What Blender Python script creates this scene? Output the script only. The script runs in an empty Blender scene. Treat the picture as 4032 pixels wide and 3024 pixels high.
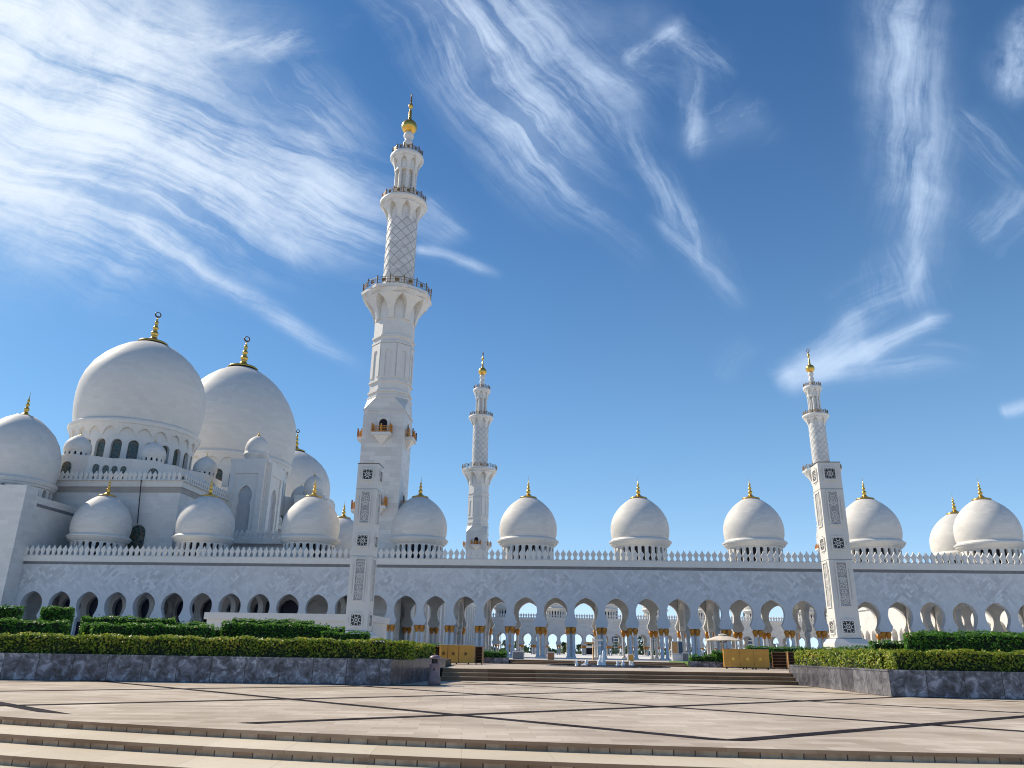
import bpy, math, random
from mathutils import Vector, Matrix
from mathutils.geometry import tessellate_polygon
random.seed(7)
sc = bpy.context.scene
C = sc.collection
PI = math.pi
EYE = 1.5                      # eye height above the plaza paving (z = 0)
YAW = math.radians(-3.903)     # the mosque's long facade runs almost square to the view
DU = Vector((math.cos(YAW), math.sin(YAW), 0)); DV = Vector((-math.sin(YAW), math.cos(YAW), 0))
ORG = Vector((-81.99, 137.5, 0))

# ------------------------------------------------------------------ helpers
class MB:
    def __init__(s): s.v = []; s.f = []; s.sm = []
    def add(s, vs, fs, smooth=False):
        b = len(s.v); s.v += [tuple(p) for p in vs]
        for f in fs: s.f.append([b + i for i in f]); s.sm.append(smooth)
    def box(s, x0, x1, y0, y1, z0, z1):
        s.add([(x0,y0,z0),(x1,y0,z0),(x1,y1,z0),(x0,y1,z0),(x0,y0,z1),(x1,y0,z1),(x1,y1,z1),(x0,y1,z1)],
              [(3,2,1,0),(4,5,6,7),(0,1,5,4),(1,2,6,5),(2,3,7,6),(3,0,4,7)])
    def quad(s, a, b, c, d): s.add([a,b,c,d], [(0,1,2,3)])
    def obox(s, p0, p1, w, z0, z1):          # bar along the ground from p0 to p1
        a = Vector((p0[0],p0[1])); b = Vector((p1[0],p1[1])); t = (b-a).normalized(); n = Vector((-t.y,t.x))*w/2
        q = [a-n, b-n, b+n, a+n]
        s.add([(p.x,p.y,z0) for p in q]+[(p.x,p.y,z1) for p in q],
              [(3,2,1,0),(4,5,6,7),(0,1,5,4),(1,2,6,5),(2,3,7,6),(3,0,4,7)])
    def bar(s, a, b, r, n=6):
        a = Vector(a); b = Vector(b); t = (b-a).normalized()
        u = t.orthogonal().normalized(); w = t.cross(u)
        vs = []
        for p in (a, b):
            for i in range(n):
                k = 2*PI*i/n; vs.append(p + r*(math.cos(k)*u + math.sin(k)*w))
        s.add(vs, [(i,(i+1)%n,n+(i+1)%n,n+i) for i in range(n)] + [tuple(range(n))[::-1], tuple(range(n,2*n))], n>5)
    def lathe(s, prof, n=32, smooth=True, cx=0, cy=0, a0=0, cap=True):
        vs = []; fs = []
        for (z, r) in prof:
            for i in range(n):
                k = a0 + 2*PI*i/n; vs.append((cx+r*math.cos(k), cy+r*math.sin(k), z))
        for j in range(len(prof)-1):
            for i in range(n):
                i2 = (i+1) % n; fs.append((j*n+i, j*n+i2, (j+1)*n+i2, (j+1)*n+i))
        s.add(vs, fs, smooth)
        if cap:
            b = len(prof)-1
            s.add([vs[i] for i in range(n)], [tuple(range(n))[::-1]])
            s.add([vs[b*n+i] for i in range(n)], [tuple(range(n))])
    def rings(s, prof, n=48, cx=0, cy=0):      # turned moulding with crisp arrises
        for p, q in zip(prof, prof[1:]): s.lathe([p, q], n, True, cx, cy, cap=False)
    def torus(s, c, R, r, ax=Vector((1,0,0)), n=28, m=10, flat=1.0):
        ax = Vector(ax).normalized(); u = Vector((0,0,1)); w = ax.cross(u).normalized()
        vs = []; fs = []
        for i in range(n):
            k = 2*PI*i/n; d = math.cos(k)*w + math.sin(k)*u
            rr = r*(0.55 + 0.55*(0.5 - 0.5*math.sin(k)))      # a ring thicker at its foot, like a closed crescent
            for j in range(m):
                q = 2*PI*j/m; vs.append(Vector(c) + d*(R + rr*math.cos(q)) + ax*rr*flat*math.sin(q))
        for i in range(n):
            for j in range(m):
                fs.append((i*m+j, ((i+1)%n)*m+j, ((i+1)%n)*m+(j+1)%m, i*m+(j+1)%m))
        s.add(vs, fs, True)
    def prism(s, pts, f0, f1, side=True, back=True, smooth=False):
        """pts: 2-D outline (may be concave); f0/f1 map (a,b) -> 3-D for the front and back face"""
        n = len(pts); A = [Vector(f0(p)) for p in pts]; B = [Vector(f1(p)) for p in pts]
        tri = tessellate_polygon([[Vector((p[0], p[1], 0)) for p in pts]])
        s.add(A, [tuple(t) for t in tri])
        if back: s.add(B, [tuple(t)[::-1] for t in tri])
        if side:
            s.add(A+B, [(i, (i+1) % n, n+(i+1) % n, n+i) for i in range(n)], smooth)
    def grid(s, fn, nu, nv, smooth=True):
        vs = [fn(i/nu, j/nv) for j in range(nv+1) for i in range(nu+1)]
        fs = [(j*(nu+1)+i, j*(nu+1)+i+1, (j+1)*(nu+1)+i+1, (j+1)*(nu+1)+i) for j in range(nv) for i in range(nu)]
        s.add(vs, fs, smooth)
    def mesh(s, name, mat, recalc=True):
        me = bpy.data.meshes.new(name); me.from_pydata(s.v, [], s.f); me.update()
        if any(s.sm): me.polygons.foreach_set('use_smooth', s.sm)
        if mat: me.materials.append(mat)
        if recalc:
            import bmesh
            bm = bmesh.new(); bm.from_mesh(me); bmesh.ops.recalc_face_normals(bm, faces=bm.faces); bm.to_mesh(me); bm.free()
        return me
    def build(s, name, mat, parent=None, recalc=True):
        return link(name, s.mesh(name, mat, recalc), parent)

def link(name, me, parent=None, loc=(0,0,0), rz=0):
    o = bpy.data.objects.new(name, me); C.objects.link(o)
    if parent is not None: o.parent = parent
    o.location = loc; o.rotation_euler = (0,0,rz)
    return o
def tag(o, label=None, cat=None, group=None, kind=None):
    if label: o['label'] = label
    if cat: o['category'] = cat
    if group: o['group'] = group
    if kind: o['kind'] = kind
    return o
def thing(name, loc, label, cat, rz=0, group=None, kind=None):
    o = bpy.data.objects.new(name, None); C.objects.link(o); o.location = loc; o.rotation_euler = (0,0,rz)
    o.empty_display_size = .5
    return tag(o, label, cat, group, kind)
def UV(u, v, z=0): return ORG + DU*u + DV*v + Vector((0,0,z))
def copy_tree(o, parent=None):
    c = o.copy(); C.objects.link(c)
    if parent is not None: c.parent = parent
    for ch in [x for x in bpy.data.objects if x.parent == o]: copy_tree(ch, c)
    return c
def R(z): return z + EYE          # heights measured from the eye level

# ------------------------------------------------------------------ materials
class NT:
    def __init__(s, name):
        s.m = bpy.data.materials.new(name); s.m.use_nodes = True; s.t = s.m.node_tree
        s.b = s.t.nodes['Principled BSDF']; s.out = s.t.nodes['Material Output']
    def n(s, typ, **kw):
        x = s.t.nodes.new(typ)
        for k, v in kw.items():
            if k[0] == '_': x.inputs[k[1:].replace('_', ' ')].default_value = v
            else: setattr(x, k, v)
        return x
    def l(s, a, b): s.t.links.new(a, b)
    def math(s, op, a, b=None, c=None, clamp=False):
        x = s.n('ShaderNodeMath', operation=op, use_clamp=clamp)
        for i, q in enumerate((a, b, c)):
            if q is None: continue
            if isinstance(q, (int, float)): x.inputs[i].default_value = q
            else: s.l(q, x.inputs[i])
        return x.outputs[0]
    def ramp(s, fac, stops):
        x = s.n('ShaderNodeValToRGB'); e = x.color_ramp.elements
        while len(e) < len(stops): e.new(.5)
        for i, (p, c) in enumerate(stops): e[i].position = p; e[i].color = (*c, 1)
        s.l(fac, x.inputs[0]); return x.outputs[0]
    def mixc(s, fac, a, b, mode='MIX'):
        x = s.n('ShaderNodeMix', data_type='RGBA', blend_type=mode)
        for i, q in ((0, fac), (6, a), (7, b)):
            if isinstance(q, (int, float)): x.inputs[i].default_value = q
            elif isinstance(q, tuple): x.inputs[i].default_value = (*q, 1)
            else: s.l(q, x.inputs[i])
        return x.outputs[2]
    def bump(s, h, strength=.3, dist=.05):
        x = s.n('ShaderNodeBump'); x.inputs['Strength'].default_value = strength; x.inputs['Distance'].default_value = dist
        s.l(h, x.inputs['Height']); s.l(x.outputs[0], s.b.inputs['Normal'])
    def set(s, **kw):
        for k, v in kw.items():
            i = s.b.inputs[k.replace('_', ' ')]
            if isinstance(v, (int, float)): i.default_value = v
            elif isinstance(v, tuple): i.default_value = (*v, 1)
            else: s.l(v, i)

def marble(name, mode, bw=1.2, bh=.55, base=(.68,.665,.635), var=.07, mortar=.006, rough=.42, rot=0, bump=.12, rad=5.0):
    """white marble cladding in blocks; mode 'plan' = (x+y, z), 'cyl' = (angle*r, z), 'front' = (x, z)"""
    N = NT(name); tc = N.n('ShaderNodeTexCoord'); sp = N.n('ShaderNodeSeparateXYZ'); N.l(tc.outputs['Object'], sp.inputs[0])
    X, Y, Z = sp.outputs
    if mode == 'cyl':
        h = N.math('MULTIPLY', N.math('ARCTAN2', Y, X), rad)
        rr = N.math('SQRT', N.math('ADD', N.math('MULTIPLY', X, X), N.math('MULTIPLY', Y, Y)))
    elif mode == 'front': h = X
    else: h = N.math('ADD', X, Y)
    cb = N.n('ShaderNodeCombineXYZ'); N.l(h, cb.inputs[0]); N.l(Z, cb.inputs[1])
    vec = cb.outputs[0]
    if rot:
        mp = N.n('ShaderNodeMapping'); mp.inputs['Rotation'].default_value = (0, 0, rot); N.l(vec, mp.inputs[0]); vec = mp.outputs[0]
    br = N.n('ShaderNodeTexBrick', offset=.5, squash=1.0)
    N.l(vec, br.inputs['Vector'])
    br.inputs['Color1'].default_value = (0,0,0,1); br.inputs['Color2'].default_value = (1,1,1,1); br.inputs['Mortar'].default_value = (.35,.35,.35,1)
    br.inputs['Scale'].default_value = 1; br.inputs['Mortar Size'].default_value = mortar; br.inputs['Mortar Smooth'].default_value = .1
    br.inputs['Bias'].default_value = 0; br.inputs['Brick Width'].default_value = bw; br.inputs['Row Height'].default_value = bh
    brc, brf = br.outputs['Color'], br.outputs['Fac']
    if rot:
        mp2 = N.n('ShaderNodeMapping'); mp2.inputs['Rotation'].default_value = (0, 0, -rot); N.l(cb.outputs[0], mp2.inputs[0])
        br2 = N.n('ShaderNodeTexBrick', offset=.5); N.l(mp2.outputs[0], br2.inputs['Vector'])
        for k_, v_ in (('Scale',1),('Mortar Size',mortar),('Mortar Smooth',.1),('Bias',0),('Brick Width',bw),('Row Height',bh)): br2.inputs[k_].default_value = v_
        br2.inputs['Color1'].default_value = (0,0,0,1); br2.inputs['Color2'].default_value = (1,1,1,1); br2.inputs['Mortar'].default_value = (.35,.35,.35,1)
        sel = N.n('ShaderNodeTexNoise'); sel.inputs['Scale'].default_value = .42; sel.inputs['Detail'].default_value = 2; N.l(tc.outputs['Object'], sel.inputs['Vector'])
        sf = N.ramp(sel.outputs[0], [(.49,(0,0,0)),(.51,(1,1,1))])
        brc = N.mixc(sf, brc, br2.outputs['Color']); brf = N.mixc(sf, brf, br2.outputs['Fac'])
        # the laid pattern is strongest in the frieze above the arches
        zf = N.math('MULTIPLY', N.math('DIVIDE', N.math('SUBTRACT', Z, 8.6), 2.0, clamp=True), N.math('DIVIDE', N.math('SUBTRACT', 15.2, Z), 1.6, clamp=True))
        patch = N.n('ShaderNodeTexNoise'); patch.inputs['Scale'].default_value = .16; patch.inputs['Detail'].default_value = 3; N.l(tc.outputs['Object'], patch.inputs['Vector'])
        zf = N.math('MULTIPLY', zf, N.ramp(patch.outputs[0], [(.35,(.25,.25,.25)),(.6,(1,1,1))]))
        zf = N.math('ADD', N.math('MULTIPLY', zf, .85), .15)
        brc = N.mixc(zf, (.55,.55,.55), brc); brf = N.math('MULTIPLY', brf, zf)
    ns = N.n('ShaderNodeTexNoise'); ns.inputs['Scale'].default_value = .12; ns.inputs['Detail'].default_value = 5; N.l(tc.outputs['Object'], ns.inputs['Vector'])
    n2 = N.n('ShaderNodeTexNoise'); n2.inputs['Scale'].default_value = 1.7; n2.inputs['Detail'].default_value = 6; n2.inputs['Distortion'].default_value = 1.2
    N.l(tc.outputs['Object'], n2.inputs['Vector'])
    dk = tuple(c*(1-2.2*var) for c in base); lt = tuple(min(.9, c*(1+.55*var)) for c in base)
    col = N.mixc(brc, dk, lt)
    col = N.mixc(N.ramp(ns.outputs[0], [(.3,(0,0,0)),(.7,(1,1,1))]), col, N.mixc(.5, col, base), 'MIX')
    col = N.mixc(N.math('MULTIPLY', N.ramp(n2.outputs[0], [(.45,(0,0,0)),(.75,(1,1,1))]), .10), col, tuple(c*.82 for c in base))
    mo = N.math('MULTIPLY', brf, .55)
    col = N.mixc(mo, col, tuple(c*.6 for c in base))
    N.set(Base_Color=col, Roughness=rough)
    N.b.inputs['Specular IOR Level'].default_value = .22
    N.bump(N.math('SUBTRACT', N.math('MULTIPLY', brc, .25), brf), bump, .03)
    return N.m
def plain(name, col, rough=.6, metal=0, noise=.0, scale=3., spec=.5):
    N = NT(name); N.set(Roughness=rough, Metallic=metal); N.b.inputs['Specular IOR Level'].default_value = spec
    if noise:
        tc = N.n('ShaderNodeTexCoord'); ns = N.n('ShaderNodeTexNoise'); ns.inputs['Scale'].default_value = scale; ns.inputs['Detail'].default_value = 6
        N.l(tc.outputs['Object'], ns.inputs['Vector'])
        N.set(Base_Color=N.mixc(N.ramp(ns.outputs[0], [(.3,(0,0,0)),(.7,(1,1,1))]), tuple(c*(1-noise) for c in col), tuple(min(1,c*(1+noise)) for c in col)))
    else: N.set(Base_Color=col)
    return N.m

M = {}
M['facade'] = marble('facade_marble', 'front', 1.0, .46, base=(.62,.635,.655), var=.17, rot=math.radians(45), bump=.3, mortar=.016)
M['wall'] = marble('wall_marble', 'plan', 1.6, .8, var=.06)
M['shaft'] = marble('minaret_marble', 'plan', 2.0, .8, var=.09, mortar=.012, bump=.2)
M['dome'] = marble('dome_marble', 'cyl', 1.1, .45, base=(.70,.675,.63), var=.05, rough=.62, mortar=.004, bump=.05)
M['dome_big'] = marble('great_dome_marble', 'cyl', 2.2, .9, base=(.70,.675,.63), var=.038, rough=.62, mortar=.006, rad=15.0, bump=.05)
M['smooth'] = plain('carved_marble', (.68,.66,.62), .55, noise=.04, scale=.8)
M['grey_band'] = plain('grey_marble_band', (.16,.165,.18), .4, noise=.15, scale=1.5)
M['gold'] = plain('gold_mosaic', (.75,.46,.10), .28, metal=.85, noise=.15, scale=6)
M['dark_gold'] = plain('bronze_rail', (.30,.17,.06), .4, metal=.6, noise=.25, scale=4)
M['black_metal'] = plain('black_metal', (.02,.02,.022), .4, metal=.3)
M['pot'] = plain('terracotta', (.30,.14,.07), .7, noise=.2)
M['canvas'] = plain('cream_canvas', (.72,.62,.50), .8, noise=.04)
M['wood'] = plain('warm_wood', (.50,.27,.10), .5, noise=.2, scale=8)
M['dark_wood'] = plain('dark_wood', (.09,.04,.02), .55, noise=.3, scale=8)
M['board_white'] = plain('white_panel', (.62,.60,.58), .5, noise=.05)
M['water'] = plain('white_water', (.9,.94,.97), .5, noise=.1, scale=12)
M['poolwater'] = plain('pool_water', (.05,.08,.09), .05)
M['tower_dark'] = plain('tower_glass', (.04,.07,.12), .2)
M['trunk'] = plain('palm_trunk', (.09,.06,.04), .9, noise=.3)
M['bin'] = plain('bin_plastic', (.23,.165,.18), .38, noise=.1, scale=5)
M['soil'] = plain('soil', (.10,.07,.045), .95, noise=.3)

def glass_mat():
    N = NT('stained_glass'); tc = N.n('ShaderNodeTexCoord')
    v = N.n('ShaderNodeTexVoronoi', feature='DISTANCE_TO_EDGE'); v.inputs['Scale'].default_value = 1.3; N.l(tc.outputs['Object'], v.inputs['Vector'])
    ns = N.n('ShaderNodeTexNoise'); ns.inputs['Scale'].default_value = 1.4; N.l(tc.outputs['Object'], ns.inputs['Vector'])
    c = N.ramp(ns.outputs[0], [(.35,(.015,.035,.05)),(.5,(.04,.09,.085)),(.68,(.13,.07,.035))])
    N.set(Base_Color=N.mixc(N.ramp(v.outputs[0], [(.03,(1,1,1)),(.07,(0,0,0))]), c, (.16,.15,.12)), Roughness=.25)
    return N.m
M['glass'] = glass_mat(); M['shade_blue'] = plain('interior_shade_blue', (.012,.022,.06), .35, noise=.4, scale=.3)
M['glass_dark'] = plain('dark_glass', (.018,.018,.024), .55, noise=.3, scale=.6, spec=.12)

def column_mat():
    N = NT('inlaid_column'); tc = N.n('ShaderNodeTexCoord'); mp = N.n('ShaderNodeMapping'); mp.inputs['Scale'].default_value = (1.3,1.3,.9)
    N.l(tc.outputs['Object'], mp.inputs[0])
    ns = N.n('ShaderNodeTexNoise'); ns.inputs['Scale'].default_value = 3.2; ns.inputs['Detail'].default_value = 5; ns.inputs['Distortion'].default_value = 2.5
    N.l(mp.outputs[0], ns.inputs['Vector'])
    sp = N.n('ShaderNodeSeparateXYZ'); N.l(tc.outputs['Object'], sp.inputs[0])
    lo = N.math('SUBTRACT', 1.0, N.math('DIVIDE', sp.outputs[2], 3.2), clamp=True)
    f = N.math('MULTIPLY', N.ramp(ns.outputs[0], [(.60,(0,0,0)),(.63,(1,1,1))]), N.math('ADD', .15, lo), clamp=True)
    N.set(Base_Color=N.mixc(f, (.62,.62,.635), (.10,.11,.20)), Roughness=.15)
    return N.m
M['column'] = column_mat()

def granite(name='polished_granite', pale=False):
    N = NT(name); tc = N.n('ShaderNodeTexCoord'); sp = N.n('ShaderNodeSeparateXYZ'); N.l(tc.outputs['Object'], sp.inputs[0])
    cb = N.n('ShaderNodeCombineXYZ'); N.l(sp.outputs[0], cb.inputs[0]); N.l(sp.outputs[2], cb.inputs[1])
    br = N.n('ShaderNodeTexBrick', offset=0); N.l(cb.outputs[0], br.inputs['Vector'])
    for k, v in (('Scale',1),('Mortar Size',.018),('Mortar Smooth',.3),('Brick Width',1.45),('Row Height',1.3),('Bias',0)): br.inputs[k].default_value = v
    br.inputs['Color1'].default_value = (0,0,0,1); br.inputs['Color2'].default_value = (1,1,1,1); br.inputs['Mortar'].default_value = (0,0,0,1)
    n1 = N.n('ShaderNodeTexNoise'); n1.inputs['Scale'].default_value = 2.6; n1.inputs['Detail'].default_value = 8; n1.inputs['Roughness'].default_value = .66; n1.inputs['Distortion'].default_value = .7
    N.l(tc.outputs['Object'], n1.inputs['Vector'])
    n2 = N.n('ShaderNodeTexNoise'); n2.inputs['Scale'].default_value = .9; n2.inputs['Detail'].default_value = 7; n2.inputs['Distortion'].default_value = 3
    N.l(tc.outputs['Object'], n2.inputs['Vector'])
    c = N.ramp(n1.outputs[0], [(.36,(.025,.028,.04)),(.46,(.10,.108,.135)),(.55,(.24,.25,.285)),(.64,(.58,.60,.64))] if not pale else [(.34,(.10,.10,.12)),(.5,(.20,.20,.22)),(.64,(.30,.30,.32)),(.78,(.5,.5,.52))])
    vein = N.ramp(n2.outputs[0], [(.494,(0,0,0)),(.5,(1,1,1)),(.506,(0,0,0))])
    c = N.mixc(N.math('MULTIPLY', vein, .55), c, (.5,.5,.52))
    c = N.mixc(1.0, c, N.mixc(br.outputs['Color'], (.40,.39,.42) if pale else (.60,.60,.66), (1,1,1)), 'MULTIPLY')
    c = N.mixc(br.outputs['Fac'], c, (.02,.02,.025))
    N.set(Base_Color=c, Roughness=.22)
    N.bump(N.math('MULTIPLY', br.outputs['Fac'], -1), .5, .02)
    return N.m
M['granite'] = granite(); M['granite_pale'] = granite('pale_granite', True)

def paving(name, w, h, c1, c2, c3, mortar=.008, rough=.55, patch=True):
    N = NT(name); tc = N.n('ShaderNodeTexCoord'); mp = N.n('ShaderNodeMapping'); mp.inputs['Rotation'].default_value = (0,0,math.radians(-3))
    N.l(tc.outputs['Object'], mp.inputs[0])
    br = N.n('ShaderNodeTexBrick', offset=.5); N.l(mp.outputs[0], br.inputs['Vector'])
    for k, v in (('Scale',1),('Mortar Size',mortar),('Mortar Smooth',.2),('Brick Width',w),('Row Height',h),('Bias',0)): br.inputs[k].default_value = v
    br.inputs['Color1'].default_value = (0,0,0,1); br.inputs['Color2'].default_value = (1,1,1,1); br.inputs['Mortar'].default_value = (.3,.3,.3,1)
    n1 = N.n('ShaderNodeTexNoise'); n1.inputs['Scale'].default_value = .35; n1.inputs['Detail'].default_value = 6; N.l(tc.outputs['Object'], n1.inputs['Vector'])
    n2 = N.n('ShaderNodeTexNoise'); n2.inputs['Scale'].default_value = 7; n2.inputs['Detail'].default_value = 5; N.l(tc.outputs['Object'], n2.inputs['Vector'])
    col = N.mixc(br.outputs['Color'], c1, c2)
    col = N.mixc(N.ramp(n1.outputs[0], [(.38,(0,0,0)),(.62,(1,1,1))]), col, N.mixc(br.outputs['Color'], c3, tuple((x+y)/2 for x, y in zip(c2, c3))))
    col = N.mixc(N.math('MULTIPLY', N.ramp(n2.outputs[0], [(.5,(0,0,0)),(.72,(1,1,1))]), .25), col, tuple(c*.7 for c in c1))
    col = N.mixc(N.math('MULTIPLY', br.outputs['Fac'], .5), col, tuple(c*.55 for c in c1))
    N.set(Base_Color=col, Roughness=rough); N.b.inputs['Specular IOR Level'].default_value = .15 if rough < .7 else .03
    return N.m
M['paving'] = paving('beige_paving', .9, .45, (.50,.415,.32), (.67,.58,.475), (.38,.30,.225))
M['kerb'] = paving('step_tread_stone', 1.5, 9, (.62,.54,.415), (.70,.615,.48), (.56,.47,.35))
M['stripe'] = paving('dark_granite_stripe', .8, .45, (.018,.016,.02), (.05,.045,.055), (.025,.02,.022), rough=.8)
M['court'] = paving('court_paving', 1.2, 1.2, (.52,.47,.41), (.60,.55,.49), (.50,.45,.40)); M['court_white'] = paving('court_white_marble', 1.2, 1.2, (.72,.70,.67), (.80,.78,.75), (.70,.68,.65))

M['edge'] = paving('step_edge_stone', 1.5, 9, (.34,.225,.145), (.46,.34,.235), (.27,.165,.095)); M['edge_shade'] = paving('shaded_riser_stone', 2.5, 9, (.21,.125,.075), (.30,.20,.13), (.16,.09,.05))  # terrace risers: brown stone with the step shadow put into its colour
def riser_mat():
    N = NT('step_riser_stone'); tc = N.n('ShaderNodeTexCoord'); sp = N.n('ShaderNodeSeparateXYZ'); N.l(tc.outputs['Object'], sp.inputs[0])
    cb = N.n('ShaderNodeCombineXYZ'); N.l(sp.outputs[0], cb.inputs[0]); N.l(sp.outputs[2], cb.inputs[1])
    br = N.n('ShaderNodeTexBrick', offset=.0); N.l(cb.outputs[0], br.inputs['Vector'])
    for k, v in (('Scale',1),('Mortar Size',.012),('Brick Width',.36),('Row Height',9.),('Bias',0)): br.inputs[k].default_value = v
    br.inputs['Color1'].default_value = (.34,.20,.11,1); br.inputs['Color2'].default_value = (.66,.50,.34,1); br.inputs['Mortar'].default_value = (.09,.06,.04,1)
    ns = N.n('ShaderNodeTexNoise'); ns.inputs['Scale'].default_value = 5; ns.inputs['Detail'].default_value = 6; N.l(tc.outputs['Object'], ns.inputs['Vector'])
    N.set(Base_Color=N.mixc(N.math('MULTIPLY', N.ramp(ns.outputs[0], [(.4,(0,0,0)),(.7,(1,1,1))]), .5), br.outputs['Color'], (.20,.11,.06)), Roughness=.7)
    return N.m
M['riser'] = riser_mat()

def leaf_mat(name, cols, gloss=.5):
    N = NT(name); g = N.n('ShaderNodeNewGeometry'); tc = N.n('ShaderNodeTexCoord')
    ns = N.n('ShaderNodeTexNoise'); ns.inputs['Scale'].default_value = .9; ns.inputs['Detail'].default_value = 4; N.l(tc.outputs['Object'], ns.inputs['Vector'])
    f = N.math('ADD', N.math('MULTIPLY', g.outputs['Random Per Island'], .6), N.math('MULTIPLY', ns.outputs[0], .4))
    N.set(Base_Color=N.ramp(f, cols), Roughness=gloss); N.b.inputs['Specular IOR Level'].default_value = .3
    tr = N.n('ShaderNodeBsdfTranslucent'); N.l(N.ramp(f, [(p, tuple(min(1,x*1.4) for x in c)) for p, c in cols]), tr.inputs[0])
    mx = N.n('ShaderNodeMixShader'); mx.inputs[0].default_value = .35; N.l(N.b.outputs[0], mx.inputs[1]); N.l(tr.outputs[0], mx.inputs[2]); N.l(mx.outputs[0], N.out.inputs[0])
    return N.m
M['leaf_front'] = leaf_mat('hedge_leaves_olive', [(.15,(.06,.12,.012)),(.4,(.16,.25,.02)),(.62,(.30,.36,.03)),(.85,(.50,.40,.08))])
M['leaf_dark'] = leaf_mat('hedge_leaves_deep', [(.15,(.03,.10,.010)),(.5,(.075,.20,.02)),(.85,(.15,.32,.03))])
M['leaf_palm'] = leaf_mat('palm_leaves', [(.2,(.03,.06,.03)),(.8,(.08,.13,.05))])
M['grass'] = plain('lawn_grass', (.10,.20,.03), .9, noise=.3, scale=6)
M['hedge_core'] = plain('hedge_twigs', (.020,.032,.010), .95, noise=.4, scale=5)

def carved_mat():
    N = NT('carved_panel'); tc = N.n('ShaderNodeTexCoord')
    sp = N.n('ShaderNodeSeparateXYZ'); N.l(tc.outputs['Object'], sp.inputs[0])
    cb = N.n('ShaderNodeCombineXYZ'); N.l(N.math('ABSOLUTE', sp.outputs[0]), cb.inputs[0]); N.l(N.math('ABSOLUTE', sp.outputs[1]), cb.inputs[1]); N.l(sp.outputs[2], cb.inputs[2])
    v = N.n('ShaderNodeTexNoise'); v.inputs['Scale'].default_value = 3.2; v.inputs['Detail'].default_value = 3; v.inputs['Distortion'].default_value = 1.6
    N.l(cb.outputs[0], v.inputs['Vector'])
    f = N.ramp(v.outputs[0], [(.47,(0,0,0)),(.50,(1,1,1)),(.56,(1,1,1)),(.60,(0,0,0))])
    N.set(Base_Color=N.mixc(f, (.60,.595,.58), (.40,.39,.385)), Roughness=.5); N.bump(f, .9, -.06)
    return N.m
M['carved'] = carved_mat()

# ------------------------------------------------------------------ profiles
ARCH = [(0,8.47),(.32,8.38),(.70,8.22),(1.06,7.99),(1.42,7.68),(1.68,7.31),(1.85,6.90),(1.93,6.42),(1.90,5.90),(1.78,5.42),(1.60,4.97),(1.38,4.57),(1.44,4.36),(1.55,4.08),(1.74,3.80)]
def arch_full(c=0, sc_=1., f=lambda z: z):
    L = [(c - x*sc_, f(z)) for x, z in reversed(ARCH)] ; Rr = [(c + x*sc_, f(z)) for x, z in ARCH[1:]]
    return L + Rr
MER = [(-.42,0),(-.20,.32),(-.28,.62),(-.46,.98),(-.33,1.22),(-.12,1.48),(0,1.78),(.12,1.48),(.33,1.22),(.46,.98),(.28,.62),(.20,.32),(.42,0)]
def merlon_mesh(k=1., kz=1.):
    b = MB(); b.prism([(x*k, z*kz) for x, z in MER], lambda p: (p[0],-.16,p[1]), lambda p: (p[0],.16,p[1]))
    b.prism([(-.17,.98*kz),(0,.72*kz),(.17,.98*kz),(0,1.24*kz)], lambda p: (p[0]*k,-.20,p[1]), lambda p: (p[0]*k,-.16,p[1]), back=False)
    return b.mesh('merlon', M['smooth'])
MERL = merlon_mesh(); MERL_FAR = merlon_mesh(.93, .95)

def arch_window_outline(w, z0, z1, n=8, pointed=False):
    r = w/2; pts = [(-r, z0)]
    for i in range(n+1):
        k = PI - PI*i/n; pts.append((r*math.cos(k), z1-r+r*math.sin(k)*(1.0)))
    pts.append((r, z0)); return pts
def cyl_map(rad):
    return lambda p: (rad*math.sin(p[0]/rad), -rad*math.cos(p[0]/rad), p[1])
def polar_wall(b, rad, th, n, z0, z1, w, w0, w1, half=False):
    """a ring wall with n arched openings (width w, from w0 to w1)"""
    s = 2*PI*rad/n; sub = 3
    for i in range(n):
        a = 2*PI*i/n
        o = [(-s/2,z0),(-s/2,z1),(-s/4,z1),(0,z1),(s/4,z1),(s/2,z1),(s/2,z0)]
        pier = [(w/2,z0)] + [(x, z) for x, z in reversed(arch_window_outline(w, w0, w1))] + [(-w/2,z0)]
        if w0 > z0 + .01:
            # sill strip under the opening
            for k in range(3):
                x0 = -w/2 + w*k/3; x1 = x0 + w/3
                f = lambda p, rr: (rr*math.sin(p[0]/rad + a), -rr*math.cos(p[0]/rad + a), p[1])
                b.add([f((x0,z0),rad), f((x1,z0),rad), f((x1,w0),rad), f((x0,w0),rad), f((x1,w0),rad-th), f((x0,w0),rad-th)], [(0,1,2,3),(3,2,4,5)])
        pts = o + pier
        F0 = lambda p: (rad*math.sin(p[0]/rad + a), -rad*math.cos(p[0]/rad + a), p[1])
        F1 = lambda p: ((rad-th)*math.sin(p[0]/rad + a), -(rad-th)*math.cos(p[0]/rad + a), p[1])
        pts2 = [q for j, q in enumerate(pts) if j == 0 or (abs(q[0]-pts[j-1][0]) + abs(q[1]-pts[j-1][1])) > 1e-6]
        b.prism(pts2, F0, F1, back=False)

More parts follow.
